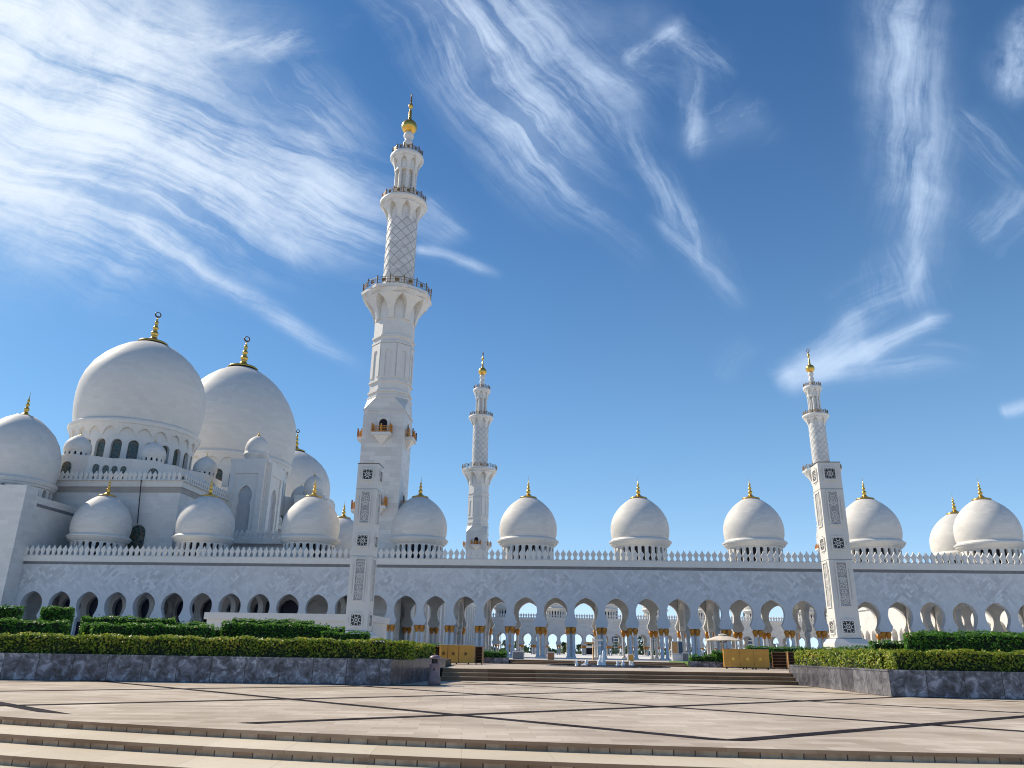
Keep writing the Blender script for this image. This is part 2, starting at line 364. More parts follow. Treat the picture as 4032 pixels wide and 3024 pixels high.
FIN = [(0,1.36),(.08,1.34),(.16,1.05),(.34,.62),(.62,.34),(.82,.24),(.86,.30),(.90,.22),(1.05,.34),(1.20,.36),(1.36,.30),(1.48,.14),(1.53,.22),(1.58,.13),(1.72,.24),(1.84,.27),(2.0,.22),(2.12,.10),(2.17,.17),(2.22,.10),(2.36,.18),(2.48,.19),(2.62,.14),(2.78,.06),(2.84,.12),(2.9,.05),(3.4,.03),(3.95,.015)]
def finial_mesh(k=1., spike=True):
    b = MB(); pr = [(z*k, r*k) for z, r in (FIN if spike else FIN[:-2]+[(3.15,.03)])]
    b.lathe(pr, 20); b.lathe([(-.10*k,1.40*k),(.0,1.42*k),(.03*k,1.38*k)], 28)
    return b
FIN_SMALL = finial_mesh().mesh('finial', M['gold'])

# arcade dome, z from the roof level (0 = roof)
def dome_meshes():
    D = {}
    b = MB(); b.lathe([(z, r) for z, r in [(4.60,4.93),(5.0,5.05),(5.5,5.15),(6.2,5.20),(6.9,5.17),(7.6,5.05),(8.4,4.80),(9.2,4.40),(9.9,3.92),(10.6,3.30),(11.2,2.62),(11.7,1.92),(12.05,1.30),(12.1,.6)]], 48); D['shell'] = b.mesh('dome', M['dome'])
    b = MB(); polar_wall(b, 4.62, .5, 24, 0, 3.3, .60, .55, 3.05); D['drum'] = b.mesh('drum', M['smooth'])
    b = MB(); b.rings([(3.28,4.60),(3.30,4.82),(3.42,4.90),(3.44,5.02),(3.62,5.10),(3.64,5.22),(3.98,5.42),(4.00,5.50),(4.22,5.52),(4.24,5.34),(4.44,5.22),(4.62,4.98),(4.66,4.90)], 56); D['rim'] = b.mesh('rim', M['smooth'])
    b = MB(); b.grid(lambda i, j: (4.2*math.sin((i-.5)*.17), -4.2*math.cos((i-.5)*.17), .4+2.8*j), 3, 1); D['pane'] = b.mesh('window', M['glass_dark'])
    b = MB(); b.lathe([(0,4.0),(3.3,4.0)], 32); D['core'] = b.mesh('window_band', M['glass_dark'])
    return D
DM = dome_meshes()
n_win = [0]
def roof_dome(parent, x, y, z, windows=True, label=None):
    d = link('dome', DM['shell'], parent, (x,y,z))
    if label: d['label'] = label
    link('drum', DM['drum'], d); link('rim', DM['rim'], d)
    f = link('finial', FIN_SMALL, d, (0,0,12.12)); f.scale = (1.12,1.12,1.0)
    rest = link('window_band', DM['core'], d)
    if windows:
        cam = -(UV(0,0) * 0)   # bearing of the viewer seen from the dome, in the building's own axes
        wp = parent.matrix_world @ Vector((x,y,z)) if False else (Vector(parent.location) + DU*x + DV*y)
        to = -wp; ang = math.atan2(to.dot(DU), -to.dot(DV))
        k0 = round(ang/(2*PI/24))
        for k in range(-5, 6):
            link('window', DM['pane'], d, (0,0,0), (k0+k)*2*PI/24)
    return d

# ------------------------------------------------------------------ arcade building
def column_mesh(h, rad=.25):
    b = MB(); b.lathe([(0,rad*1.45),(.12,rad*1.45),(.16,rad*1.2),(.28,rad*1.15),(.32,rad),(h*.6,rad*.98),(h,rad*.93)], 16); return b.mesh('column', M['column'])
def capital_mesh(k=1.):
    b = MB(); b.lathe([(0,.25*k),(.05,.29*k),(.1,.27*k),(.25,.30*k),(.5,.38*k),(.72,.43*k),(.9,.43*k),(1.04,.38*k),(1.1,.33*k)], 12)
    # palm-leaf ribs
    for i in range(10):
        a = 2*PI*i/10; c, s_ = math.cos(a), math.sin(a)
        b.add([(c*.27*k-s_*.05,s_*.27*k+c*.05,.1),(c*.27*k+s_*.05,s_*.27*k-c*.05,.1),(c*.47*k+s_*.09,s_*.47*k-c*.09,.8),(c*.47*k-s_*.09,s_*.47*k+c*.09,.8),(c*.36*k,s_*.36*k,1.06)],[(0,1,2,3),(3,2,4)])
    return b.mesh('capital', M['gold_cap'])
M['gold_cap'] = plain('gilded_capital', (.66,.27,.04), .38, metal=.3, noise=.35, scale=5)
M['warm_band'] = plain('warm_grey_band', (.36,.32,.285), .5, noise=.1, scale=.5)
M['joint'] = plain('groove_shade_stone', (.38,.375,.37), .6)  # lattice stone with its groove shadows put into the grey
M['ring'] = plain('silhouette_gilt', (.10,.065,.025), .45, metal=.6)  # gilt darkened in its colour to give a silhouette against the sky
FLOOR = .55
CAPZ = R(3.80)
COL = column_mesh(CAPZ-1.1-FLOOR-.12); CAP = capital_mesh()

def arch_bays(b, idx, v0, v1, ztop, step=5., f=lambda z: z, x0=0, axis='u', scl=1.):
    """a wall pierced by one horseshoe arch a bay, from the capitals up"""
    h = step/2
    for i in idx:
        c = x0 + i*step
        pts = [(c-h, f(R(3.8)))]
        pts += [(c-h, ztop), (c+h, ztop), (c+h, f(R(3.8)))]
        ar = [(c+(x-0)*scl, f(R(z))) for x, z in ARCH]
        ar = list(reversed(ar)); ar = [p for p in ar]           # from right foot up to the apex
        right = [(c + x*scl, f(R(z))) for x, z in reversed(ARCH)]
        left = [(c - x*scl, f(R(z))) for x, z in ARCH[1:]]
        pts += right + left
        if axis == 'u': F0 = lambda p: (p[0], v0, p[1]); F1 = lambda p: (p[0], v1, p[1])
        else: F0 = lambda p: (v0, p[0], p[1]); F1 = lambda p: (v1, p[0], p[1])
        b.prism(pts, F0, F1)
def cornice(b, g, u0, u1, y, zt, zb, sgn=-1):
    """b: light marble, g: grey string course. sgn = side the face looks to"""
    pr = .45
    b.box(u0, u1, y if sgn > 0 else y-pr, y+pr if sgn > 0 else y, zb, zt)
    b.box(u0, u1, y if sgn > 0 else y-pr-.12, y+pr+.12 if sgn > 0 else y, zt, zt+.08)
    g.box(u0, u1, y if sgn > 0 else y-.06, y+.06 if sgn > 0 else y, zb-.42, zb-.003)

A = thing('arcade_building', UV(0,0,0), 'long white marble arcade with horseshoe arches and nine onion domes across the middle', 'arcade', YAW)
NB = 37
ZT = R(14.42)
wall = MB(); arch_bays(wall, range(0, NB+1), 0, 1.0, R(13.0)); wall.box(-3.4, -2.5, 0, 1.0, FLOOR, R(13.0))
for i in range(-1, 9): wall.box(5*i+1.75+0, 5*i+3.25, .12, .88, FLOOR, R(3.8))  # solid feet of the garden bays
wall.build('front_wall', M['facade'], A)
wall = MB(); arch_bays(wall, range(9, NB+1), 15.0, 16.0, R(13.4)); arch_bays(wall, range(4, 9), 15.0, 16.0, R(13.4)); wall.build('court_wall', M['wall'], A)
wall = MB(); arch_bays(wall, range(0, 4), 11.2, 12.2, R(9.39)); wall.build('inner_wall', M['wall'], A)
for u0_, u1_, v_ in ((-3.3, 17.4, 12.3), (17.6, 42.4, 16.3)):
    wall = MB(); wall.box(u0_, u1_, v_, v_+.1, FLOOR, R(9.39)); wall.build('shade_sheet', M['shade_blue'], A)  # dark blue sheets stand in for the shaded interior behind the arches
b = MB(); g = MB(); cornice(b, g, -3.3, 187.5, 0, R(14.40), R(13.45)); cornice(b, g, 42.5, 187.5, 16, R(14.4), R(13.45), 1)
b.box(-3.3, 187.5, .0, 16.0, R(13.42), R(13.43)+.4)
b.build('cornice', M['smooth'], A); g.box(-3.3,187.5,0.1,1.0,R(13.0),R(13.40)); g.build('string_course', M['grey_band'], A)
b = MB(); b.box(-3.3, 187.5, 1.0, 15.0, R(9.4), R(9.8)); b.build('ceiling', M['smooth'], A)
# shallow vault ribs across the passage, an arch pair on each side of every domed bay
ribs = [5*(13+4*k+o) for k in range(-3, 6) for o in (-1.5, 1.5)]
for u in ribs:
    b = MB()
    for c in (4.6, 11.4):
        e0, e1 = (c-3.4, 8.0) if c < 8 else (8.0, c+3.4)
        pts = [(e0, R(3.8)),(e0, R(9.35)),(e1, R(9.35)),(e1, R(3.8))] + [(c+x*1.5, R(z)) for x, z in reversed(ARCH)] + [(c-x*1.5, R(z)) for x, z in ARCH[1:]]
        b.prism(pts, lambda p: (u-.45,p[0],p[1]), lambda p: (u+.45,p[0],p[1]))
    b.build('cross_arch', M['smooth'], A)
b = MB()
for i in range(12, NB+1): b.box(5*i+1.7, 5*i+3.3, -.1, 1.1, FLOOR-.05, FLOOR+.12); b.box(5*i+1.7, 5*i+3.3, 14.9, 16.1, FLOOR-.05, FLOOR+.12)
b.box(-3.4, 187.5, -1.6, 17.4, FLOOR-.6, FLOOR-.05)
b.build('plinth', M['smooth'], A)
for row, lo, hi in ((.5, 9, 35), (15.5, 12, 34)):
    for i in range(lo, hi):
        for s in (-.42, .42):
            c = link('column', COL, A, (5*i+2.5+s, row, FLOOR+.12)); link('capital', CAP, c, (0,0,CAPZ-1.1-FLOOR-.12))
b = MB()
for u in ribs:
    if u > 46:
        for vv in (1.4, 7.6, 8.4, 14.6):
            b.lathe([(FLOOR+.1,.34),(FLOOR+.3,.25),(R(2.7),.24),(R(2.75),.28),(R(3.4),.42),(R(3.8),.36)], 12, cx=u, cy=vv)
b.build('inner_columns', M['column'], A)['kind'] = 'stuff'
for k in range(0, 9): roof_dome(A, 5+20*k, 8, R(14.40))
roof_dome(A, 167, 22, R(14.3), windows=False)
cnt = 0
vis = [i for i in range(0, 191)]
mb = MB()
for i in vis:
    u = -2.7 + i*1.0
    if u > 186: break
    if 66 <= u <= 166: link('merlon', MERL, A, (u, -.2, R(14.48)))
    else:
        for me in (MERL,):
            mb.add([(p.co.x+u, p.co.y-.2, p.co.z+R(14.48)) for p in me.vertices], [tuple(q.vertices) for q in me.polygons])
    if u > 43:
        mb.add([(p.co.x+u, p.co.y+16.2, p.co.z+R(14.48)) for p in MERL.vertices], [tuple(q.vertices) for q in MERL.polygons])
mb.build('merlons', M['smooth'], A)['kind'] = 'stuff'

# ------------------------------------------------------------------ the far side of the court, and its two wings
FZ = lambda z: (z-EYE)*.88 - 1.09 + EYE       # heights of the far wing (its court lies a little lower)
FS = 4.66; FX = 87.27 - 10*FS
Fb = thing('far_arcade', UV(0,163,0), 'far white arcade across the courtyard, seen small through the front arches', 'arcade', YAW)
b = MB(); arch_bays(b, range(0, 31), 0, .9, FZ(R(13.0)), FS, FZ, FX, scl=.9); b.build('court_wall', M['wall'], Fb)
b = MB(); arch_bays(b, range(0, 31), 13, 13.9, FZ(R(13.0)), FS, FZ, FX, scl=.9); b.build('outer_wall', M['wall'], Fb)
b = MB(); g = MB(); cornice(b, g, FX-2, FX+31*FS, 0, FZ(R(14.4)), FZ(R(13.45))); b.box(FX-2, FX+31*FS, .1, 13.8, FZ(R(13.42)), FZ(R(13.9)))
b.box(FX-2, FX+31*FS, 0.05, .85, FZ(R(13.0)), FZ(R(13.45)))
b.build('cornice', M['smooth'], Fb)
b = MB(); b.box(FX-2, FX+31*FS, .9, 13, FZ(R(9.6)), FZ(R(10))); b.build('ceiling', M['smooth'], Fb)
b = MB()
for i in range(31):
    for row in (.45, 13.45):
        for s in (-.4, .4): b.lathe([(0,.24),(FZ(R(2.8)),.23)], 8, cx=FX+FS*(i+.5)+s, cy=row)
b.build('columns', M['column'], Fb)['kind'] = 'stuff'
b = MB()
for i in range(31):
    for row in (.45, 13.45):
        for s in (-.4, .4): b.lathe([(FZ(R(2.75)),.24),(FZ(R(3.4)),.41),(FZ(R(3.75)),.36)], 8, cx=FX+FS*(i+.5)+s, cy=row)
b.build('capitals', M['gold_cap'], Fb)['kind'] = 'stuff'
b = MB()
for i in range(int(31*FS/.93)):
    b.add([(p.co.x+FX-2+i*.93, p.co.y-.1, p.co.z+FZ(R(14.42))) for p in MERL_FAR.vertices], [tuple(q.vertices) for q in MERL_FAR.polygons])
b.build('merlons', M['smooth'], Fb)['kind'] = 'stuff'
for k in range(-1, 6):
    d = roof_dome(Fb, 88.4 + 4*FS*k, 8, FZ(R(14.4)), windows=False); d.scale = (.9,.9,.9)

Wr = thing('right_wing', UV(183,16,0), 'sunlit white courtyard wing glimpsed through the rightmost arches', 'arcade', YAW)
b = MB()
h = 2.5
for i in range(0, 29):
    c = 2.5 + 5*i
    pts = [(c-h, R(3.8)),(c-h, R(13)),(c+h, R(13)),(c+h, R(3.8))] + [(c+x, R(z-.9)) for x, z in reversed(ARCH)] + [(c-x, R(z-.9)) for x, z in ARCH[1:]]
    b.prism(pts, lambda p: (0,p[0],p[1]), lambda p: (.9,p[0],p[1]))
b.build('arcade_wall', M['wall'], Wr); b = MB(); b.box(7, 8, 0, 146, FLOOR, R(13)); b.build('back_wall', M['wall'], Wr)
b = MB(); b.box(-.45, 12, 0, 146, R(13.45), R(14.4)); b.box(0.0, 12, 0, 146, R(13.0), R(13.44)); b.build('cornice', M['smooth'], Wr)
b = MB()
for i in range(29):
    for s in (-.42,.42): b.lathe([(FLOOR,.26),(R(2.7),.25),(R(2.75),.28),(R(3.4),.42),(R(3.8),.36)], 8, cx=.45, cy=5*i+s)
b.build('columns', M['column'], Wr)['kind'] = 'stuff'
b = MB()
for i in range(146): b.add([(p.co.y-.1, p.co.x+i+.5, p.co.z+R(14.4)) for p in MERL.vertices], [tuple(q.vertices) for q in MERL.polygons])
b.build('merlons', M['smooth'], Wr)['kind'] = 'stuff'
for k in (2,4,5): roof_dome(Wr, 7, 12+20*k, R(13.2), windows=False).scale = (.85,.85,.85)

Wl = thing('left_wing', UV(50,16,0), 'shaded white wing closing the courtyard beside the tallest minaret', 'arcade', YAW)
b = MB(); b.box(0, 12, 0.02, 146, FLOOR, R(13.0)); b.build('wall', M['wall'], Wl)
b = MB(); b.box(0, 12.45, .02, 146, R(13.45), R(14.4)); b.box(0, 12.0, .02, 146, R(13), R(13.45)); b.build('cornice', M['smooth'], Wl)
b = MB()
for i in range(24): 
    b.box(12, 12.5, 3+6*i, 4.2+6*i, FLOOR, R(12.9))
b.build('pilasters', M['smooth'], Wl)['kind'] = 'stuff'
roof_dome(Wl, -6.0, 16, R(14.4), windows=False)
b = MB(); b.box(-8, 0, 0.02, 30, FLOOR, R(14.38)); b.build('annex_room', M['wall'], Wl)

# ------------------------------------------------------------------ minaret
def railing(b, R_, z0, h, n, oct_=False, a0=0):
    posts = n; pr = .10
    def pt(a):
        if not oct_: return Vector((R_*math.cos(a), R_*math.sin(a), 0))
        k = 2*PI/8; aa = (a - a0) % k - k/2
        rr = R_*math.cos(k/2)/math.cos(aa); return Vector((rr*math.cos(a), rr*math.sin(a), 0))
    for i in range(posts):
        a = 2*PI*i/posts + a0; p = pt(a)
        b.box(p.x-pr, p.x+pr, p.y-pr, p.y+pr, z0, z0+h*1.22)
        a2 = 2*PI*(i+1)/posts + a0; q = pt(a2)
        for zz, t in ((.12,.05),(.9,.06),(.55,.035)):
            b.bar(p+Vector((0,0,z0+h*zz)), q+Vector((0,0,z0+h*zz)), t, 4)
        for k in (.2,.35,.5,.65,.8):
            m = p.lerp(q, k); b.bar(m+Vector((0,0,z0+h*.12)), m+Vector((0,0,z0+h*.9)), .035, 4)
        m0 = p.lerp(q,.35); m1 = p.lerp(q,.65)
        b.quad(m0+Vector((0,0,z0+h*.25)), m1+Vector((0,0,z0+h*.25)), m1+Vector((0,0,z0+h*.75)), m0+Vector((0,0,z0+h*.75)))
def niche_flare(b, rad_lo, rad_hi, z0, z1, n, w, zs, dark=None):
    """a corbelled ring: n pointed niches cut under the balcony. Built as n curved ribs plus a core."""
    prof = [(z0, rad_lo), (z0+(z1-z0)*.35, rad_lo+(rad_hi-rad_lo)*.18), (z0+(z1-z0)*.65, rad_lo+(rad_hi-rad_lo)*.52), (z0+(z1-z0)*.85, rad_lo+(rad_hi-rad_lo)*.86), (z1, rad_hi)]
    def rat(z):
        for (za, ra), (zb, rb) in zip(prof, prof[1:]):
            if z <= zb: return ra + (rb-ra)*max(0,(z-za))/(zb-za)
        return rad_hi
    H = z1 - z0
    for i in range(n):
        a = 2*PI*i/n
        # outline in (angle-fraction, z): full cell minus a pointed arch
        half = PI/n
        ar = [(-.62,z0),(-.66,z0+.3*H),(-.60,z0+.5*H),(-.40,z0+.68*H),(-.18,z0+.78*H),(0,z0+.84*H),(.18,z0+.78*H),(.40,z0+.68*H),(.60,z0+.5*H),(.66,z0+.3*H),(.62,z0)]
        lev = [z0, z0+.3*H, z0+.5*H, z0+.68*H, z0+.78*H, z0+.84*H, z1]
        left = [(-1,l) for l in lev]; right = [(1,l) for l in reversed(lev)]
        pts = left + [(-.5,z1),(0,z1),(.5,z1)] + right + list(reversed(ar))
        def F(p, d=0):
            r = rat(p[1]) - d; aa = a + p[0]*half; return (r*math.cos(aa), r*math.sin(aa), p[1])
        b.prism(pts, lambda p: F(p), lambda p: (rad_lo*.97*math.cos(a+p[0]*half), rad_lo*.97*math.sin(a+p[0]*half), p[1]), back=False)
    b.lathe([(z0-.02, rad_lo*.965),(z1, rad_lo*.97)], n*3)

def octprism(b, ap, z0, z1):
    r = ap/math.cos(PI/8); b.lathe([(z0,r),(z1,r)], 8, False, a0=PI/8)
def lattice(b, rad, z0, z1, n=10, turns=.62, w=.07, both=True):
    H = z1-z0; m = 26
    for s in ((1,-1) if both else (1,)):
        for i in range(n):
            a = 2*PI*i/n; vs = []
            for j in range(m+1):
                t = j/m; z = z0+H*t; aa = a + s*2*PI*turns*t
                for rr, dz in ((rad, -w*1.6), (rad+w, 0), (rad, w*1.6)):
                    vs.append((rr*math.cos(aa), rr*math.sin(aa), min(z1, max(z0, z+dz))))
            b.add(vs, [(3*j+k, 3*j+3+k, 3*j+4+k, 3*j+1+k) for j in range(m) for k in (0,1)], True)
def make_minaret(label, base, ring_dir):
    T = thing('minaret', base, label, 'minaret', YAW, 'minarets at the corners of the courtyard')
    h = 3.88
    b = MB(); b.box(-h, h, -h, h, FLOOR, R(42.5)); b.box(-h-.12, h+.12, -h-.12, h+.12, R(42.5), R(42.8))
    # broached change from square to octagon
    ap = 4.0; ro = ap/math.cos(PI/8); oc = [(ro*math.cos(PI/8+k*PI/4), ro*math.sin(PI/8+k*PI/4), R(45.2)) for k in range(8)]
    sq = [(h,h,R(42.8)),(-h,h,R(42.8)),(-h,-h,R(42.8)),(h,-h,R(42.8))]
    b.add(oc+sq, [(0,1,8),(2,3,9),(4,5,10),(6,7,11),(8,1,2,9),(9,3,4,10),(10,5,6,11),(11,7,0,8)])
    b.build('square_shaft', M['shaft'], T)
    b = MB(); octprism(b, 3.75, R(45.1), R(62.2))
    for z, e in ((45.2,.34),(46.3,.30),(48.4,.26),(56.4,.24),(57.7,.26)): octprism(b, 3.75+e, R(z), R(z+.38))
    # blind niches on each face: a raised frame round a recessed panel
    for k in range(8):
        a = k*PI/4; c, s = math.cos(a), math.sin(a)
        ol = arch_window_outline(1.05, R(49.4), R(55.2)); il = arch_window_outline(.80, R(49.5), R(55.0))
        F = lambda p, d: (c*d - s*p[0], s*d + c*p[0], p[1])
        pts = [(-1.5,R(48.8)),(-1.5,R(56.3)),(1.5,R(56.3)),(1.5,R(48.8))] ; hole = list(reversed(arch_window_outline(1.2, R(49.4), R(55.0))))
        outl = [(-1.5,R(49.4)),(-1.5,R(56.3)),(1.5,R(56.3)),(1.5,R(49.4))] + hole
        b.prism(outl, lambda p: F(p, 3.93), lambda p: F(p, 3.75), back=False)
    b.build('octagonal_shaft', M['smooth'], T)
    b = MB(); 
    niche_flare(b, 4.2, 6.9, R(61.6), R(67.0), 8, 1, 0); b.lathe([(R(67.0),6.9),(R(67.15),7.2),(R(67.7),7.25),(R(67.75),7.0),(R(67.8),3)], 8, False, a0=0)
    o = b.build('lower_balcony', M['smooth'], T); o.rotation_euler = (0,0,PI/8)
    b = MB(); railing(b, 6.95, 0, 1.5, 16); q = b.build('railing', M['dark_gold'], o); q.location = (0,0,R(67.8))
    b = MB(); b.lathe([(R(67.7),3.12),(R(86.0),3.12)], 40); b.build('lattice_shaft', M['shaft'], T); b = MB(); lattice(b, 3.11, R(68), R(85.3), 9, .85, .085); b.build('lattice', M['joint'], T)
    b = MB(); niche_flare(b, 3.15, 4.75, R(84.9), R(88.9), 8, 1, 0); b.lathe([(R(88.8),4.7),(R(89.0),5.0),(R(89.6),5.02),(R(89.75),4.8),(R(89.8),2)], 40)
    o = b.build('upper_balcony', M['smooth'], T); o.rotation_euler = (0,0,PI/8)
    b = MB(); railing(b, 4.65, 0, 1.3, 14); q = b.build('railing', M['dark_gold'], o); q.location = (0,0,R(89.8))
    b = MB(); b.lathe([(R(89.8),1.5),(R(98),1.5)], 16)
    b.build('lantern_core', M['smooth'], T)
    me = MB(); me.lathe([(R(89.8),.42),(R(90.2),.38),(R(97.2),.36),(R(97.8),.45)], 10); me = me.mesh('lantern_column', M['smooth'])
    for k in range(8):
        a = k*PI/4 + PI/8; link('lantern_column', me, T, (2.02*math.cos(a), 2.02*math.sin(a), 0))
    b = MB(); niche_flare(b, 2.45, 3.45, R(97.4), R(100.6), 8, 1, 0); b.lathe([(R(97.3),2.5),(R(97.5),2.5)], 24); b.lathe([(R(100.4),3.4),(R(100.7),3.62),(R(101.3),3.62),(R(101.6),3.4),(R(101.7),1)], 32)
    o = b.build('top_balcony', M['smooth'], T)
    b = MB(); railing(b, 3.3, 0, 1.2, 12); q = b.build('railing', M['dark_gold'], o); q.location = (0,0,R(101.6))
    b = MB(); b.lathe([(R(101.6),1.3),(R(103.2),.95),(R(104.3),.85),(R(105.0),1.15),(R(105.5),.95),(R(105.9),.62),(R(106.5),.95),(R(107.0),1.15),(R(107.4),1.05),(R(107.9),.8)], 24); b.build('stem', M['smooth'], T)
    b = MB(); b.lathe([(R(109.45)+1.72*math.sin(k*PI/16-PI/2)*(1 if k<8 else 1.04), max(.05, 1.72*math.cos(k*PI/16-PI/2))) for k in range(1,16)], 32)
    b.lathe([(R(111.0),.6),(R(111.4),.45),(R(112.2),.36),(R(113.6),.33),(R(113.7),.24),(R(114.4),.2),(R(114.7),.42),(R(115.1),.56),(R(115.5),.45),(R(115.9),.16),(R(116.4),.07)], 16)
    b.build('finial', M['gold'], T); b = MB(); b.torus((0,0,R(117.35)), .88, .17, ring_dir); b.build('crescent', M['ring'], T)
    for zf, hh in ((36.6,1), (22.9,1)):
        for k in range(4):
            a = k*PI/2
            mb = MB(); mb.add([(-1.8,-h-1.5,1.3),(1.8,-h-1.5,1.3),(1.8,-h,1.3),(-1.8,-h,1.3),(-1.8,-h-1.5,.75),(1.8,-h-1.5,.75),(1.8,-h,.75),(-1.8,-h,.75)],[(0,1,2,3),(4,5,1,0),(5,6,2,1),(7,4,0,3),(4,5,6,7)])
            mb.add([(-1.45,-h-1.2,.75),(1.45,-h-1.2,.75),(1.45,-h,.75),(-1.45,-h,.75),(0,-h,-1.0)],[(0,1,4),(1,2,4),(3,0,4)])
            mb.prism([(-1.2,1.3),(-1.2,4.6),(1.2,4.6),(1.2,1.3)]+list(reversed(arch_window_outline(1.6,1.3,4.3))), lambda p: (p[0],-h-.1,p[1]), lambda p: (p[0],-h,p[1]), back=False)
            o = mb.build('wall_balcony', M['smooth'], T); o.location = (0,0,R(zf)); o.rotation_euler = (0,0,a)
            mb = MB()
            for x0, y0, x1, y1 in ((-1.7,-h-1.4,1.7,-h-1.4),(-1.7,-h-1.4,-1.7,-h),(1.7,-h-1.4,1.7,-h)):
                p, q = Vector((x0,y0,1.3)), Vector((x1,y1,1.3))
                for zz in (.15,.75,1.15): mb.bar(p+Vector((0,0,zz)), q+Vector((0,0,zz)), .07, 4)
                nn = 9 if abs(x1-x0) > 2 else 4
                for i in range(nn+1): m = p.lerp(q, i/nn); mb.bar(m, m+Vector((0,0,1.15)), .05, 4)
                for t in (0,1,.5): m = p.lerp(q, t); mb.box(m.x-.11,m.x+.11,m.y-.11,m.y+.11,1.3,2.95)
            mb.build('railing', M['gold_cap'], o)
            mb = MB(); mb.prism(arch_window_outline(1.5,1.32,4.2), lambda p: (p[0],-h-.02,p[1]), lambda p: (p[0],-h,p[1]), back=False); mb.build('doorway', M['glass_dark'], o)
    return T
mn = make_minaret('nearest and tallest looking minaret, rising behind the left carved pylon', UV(57.75, 9, 0), (DU*.93+DV*.3))
m2 = copy_tree(mn); m2.location = UV(58.4,167,0); m2['label'] = 'distant minaret standing alone between two arcade domes'
m3 = copy_tree(mn); m3.location = UV(191.3,166,0); m3['label'] = 'distant minaret whose lower half hides behind the right carved pylon'

# ------------------------------------------------------------------ prayer hall
Hh = thing('prayer_hall', UV(-9,12.5,0), 'great white prayer hall with three giant domes and small corner domes', 'mosque', YAW)
# local frame: x = u + 9, y = v - 12.5
b = MB(); b.box(-42, 25.8, 0, 152, FLOOR, R(28.6)); b.build('wall', M['wall'], Hh)
b = MB(); b.box(-42, 26.1, -.3, 152.3, R(29.2), R(30.35)); b.box(-42,26.6,-.8,152.8,R(30.35),R(30.5)); b.box(-42, 25.7, .1, 151.9, R(28.6), R(29.25)); b.build('cornice', M['smooth'], Hh)
b = MB(); b.box(-42.1, 25.9, -.08, 152, R(28.1), R(29.2)-.03); b.build('string_course', M['warm_band'], Hh)  # warm grey painted to stand for the shaded underside of the cornice
for i in range(45): link('merlon', MERL, Hh, (25.4-i, -.45, R(30.5)))
for i in range(55): link('merlon', MERL, Hh, (26.2, .6+i, R(30.5)), PI/2)
# big arched window and the cable down to it
b = MB(); b.prism(arch_window_outline(3.0, R(14.6), R(21.8)), lambda p: (p[0]+18.7,-.12,p[1]), lambda p: (p[0]+18.7,0,p[1])); b.build('tall_window', M['glass'], Hh)
b = MB(); b.bar((18.6,-.55,R(21.9)),(18.1,-1.0,R(30.4)),.11,5); b.build('cable', M['black_metal'], Hh)

def big_dome(cx, cy, Rd, zd0, zd1, Rb, prof, disc, fk, w, w0, w1, name_lab):
    b = MB(); b.lathe([(z, r) for z, r in prof], 72); d = b.build('dome', M['dome_big'], Hh); d.location = (cx,cy,0); d['label'] = name_lab
    b = MB(); polar_wall(b, Rd, 1.1, 24, zd0, zd1-1.5, w, w0, w1)
    # blind pointed hoods over the windows, corbelled out under the rim
    s = 2*PI*Rd/24
    for i in range(24):
        a = 2*PI*(i+.5)/24 - PI/2
        pts = [(-s/2,zd1-3.6),(-s/2,zd1-.9),(0,zd1-.9),(s/2,zd1-.9),(s/2,zd1-3.6),(s*.40,zd1-2.7),(s*.24,zd1-2.0),(0,zd1-1.6),(-s*.24,zd1-2.0),(-s*.40,zd1-2.7)]
        def F(p, dd): 
            rr = Rd + dd*max(0,(p[1]-(zd1-3.6))/2.7); aa = a + p[0]/Rd; return (rr*math.cos(aa), rr*math.sin(aa), p[1])
        b.prism(pts, lambda p: F(p,.95), lambda p: ((Rd-.1)*math.cos(a+p[0]/Rd), (Rd-.1)*math.sin(a+p[0]/Rd), p[1]), back=False)
    dr = b.build('drum', M['smooth'], d)
    b = MB(); b.rings([(zd1-1.6,Rd-.02),(zd1-.9,Rd+.95),(zd1-.85,Rd+1.15),(zd1-.15,Rd+1.3),(zd1-.1,Rd+.95),(zd1+.25,Rd+.9),(prof[0][0]+.05,prof[0][1]-.1)], 72); b.build('rim', M['smooth'], d)
    zt, rt = disc
    fb = finial_mesh(fk, False); fb.v = [(x*1.12,y*1.12,z+zt+.35) for x,y,z in fb.v]
    fn = fb.build('finial', M['gold'], d); rb = MB(); rb.torus((0,0,zt+.35+3.15*fk+.30*fk), .27*fk, .085*fk, (.62,-.78,0)); rb.build('crescent', M['ring'], d)
    rb = MB(); rb.rings([(zt-.1,rt*.9),(zt+.06,1.55*fk),(zt+.13,1.55*fk)], 48); rb.build('collar', M['ring'], d)
    b = MB(); b.grid(lambda i, j: ((Rd-.8)*math.sin((i-.5)*.2), -(Rd-.8)*math.cos((i-.5)*.2), w0-.2+(w1-w0+.4)*j), 4, 1); pm = b.mesh('window', M['glass'])
    for k in range(-4, 8): link('window', pm, d, (0,0,0), k*2*PI/24)
    b = MB(); b.lathe([(zd0,Rd-1.15),(zd1,Rd-1.15)], 48); b.build('inner_drum', M['glass_dark'], d)
    return d
pA = [(R(46.9),15.0),(R(49),15.45),(R(51.5),15.75),(R(54.2),15.8),(R(56.8),15.55),(R(59.4),14.75),(R(62),13.3),(R(64.2),11.3),(R(66.0),9.1),(R(67.4),6.9),(R(68.3),4.9),(R(68.85),3.2),(R(68.95),1)]
pA = [(z, r*.885) for z, r in pA]
big_dome(.9, 23.5, 12.9, R(36), R(46.3), 15.8, pA, (R(68.85),2.75), 2.25, 2.15, R(37.5), R(42.0), 'left giant dome, nearest of the three')
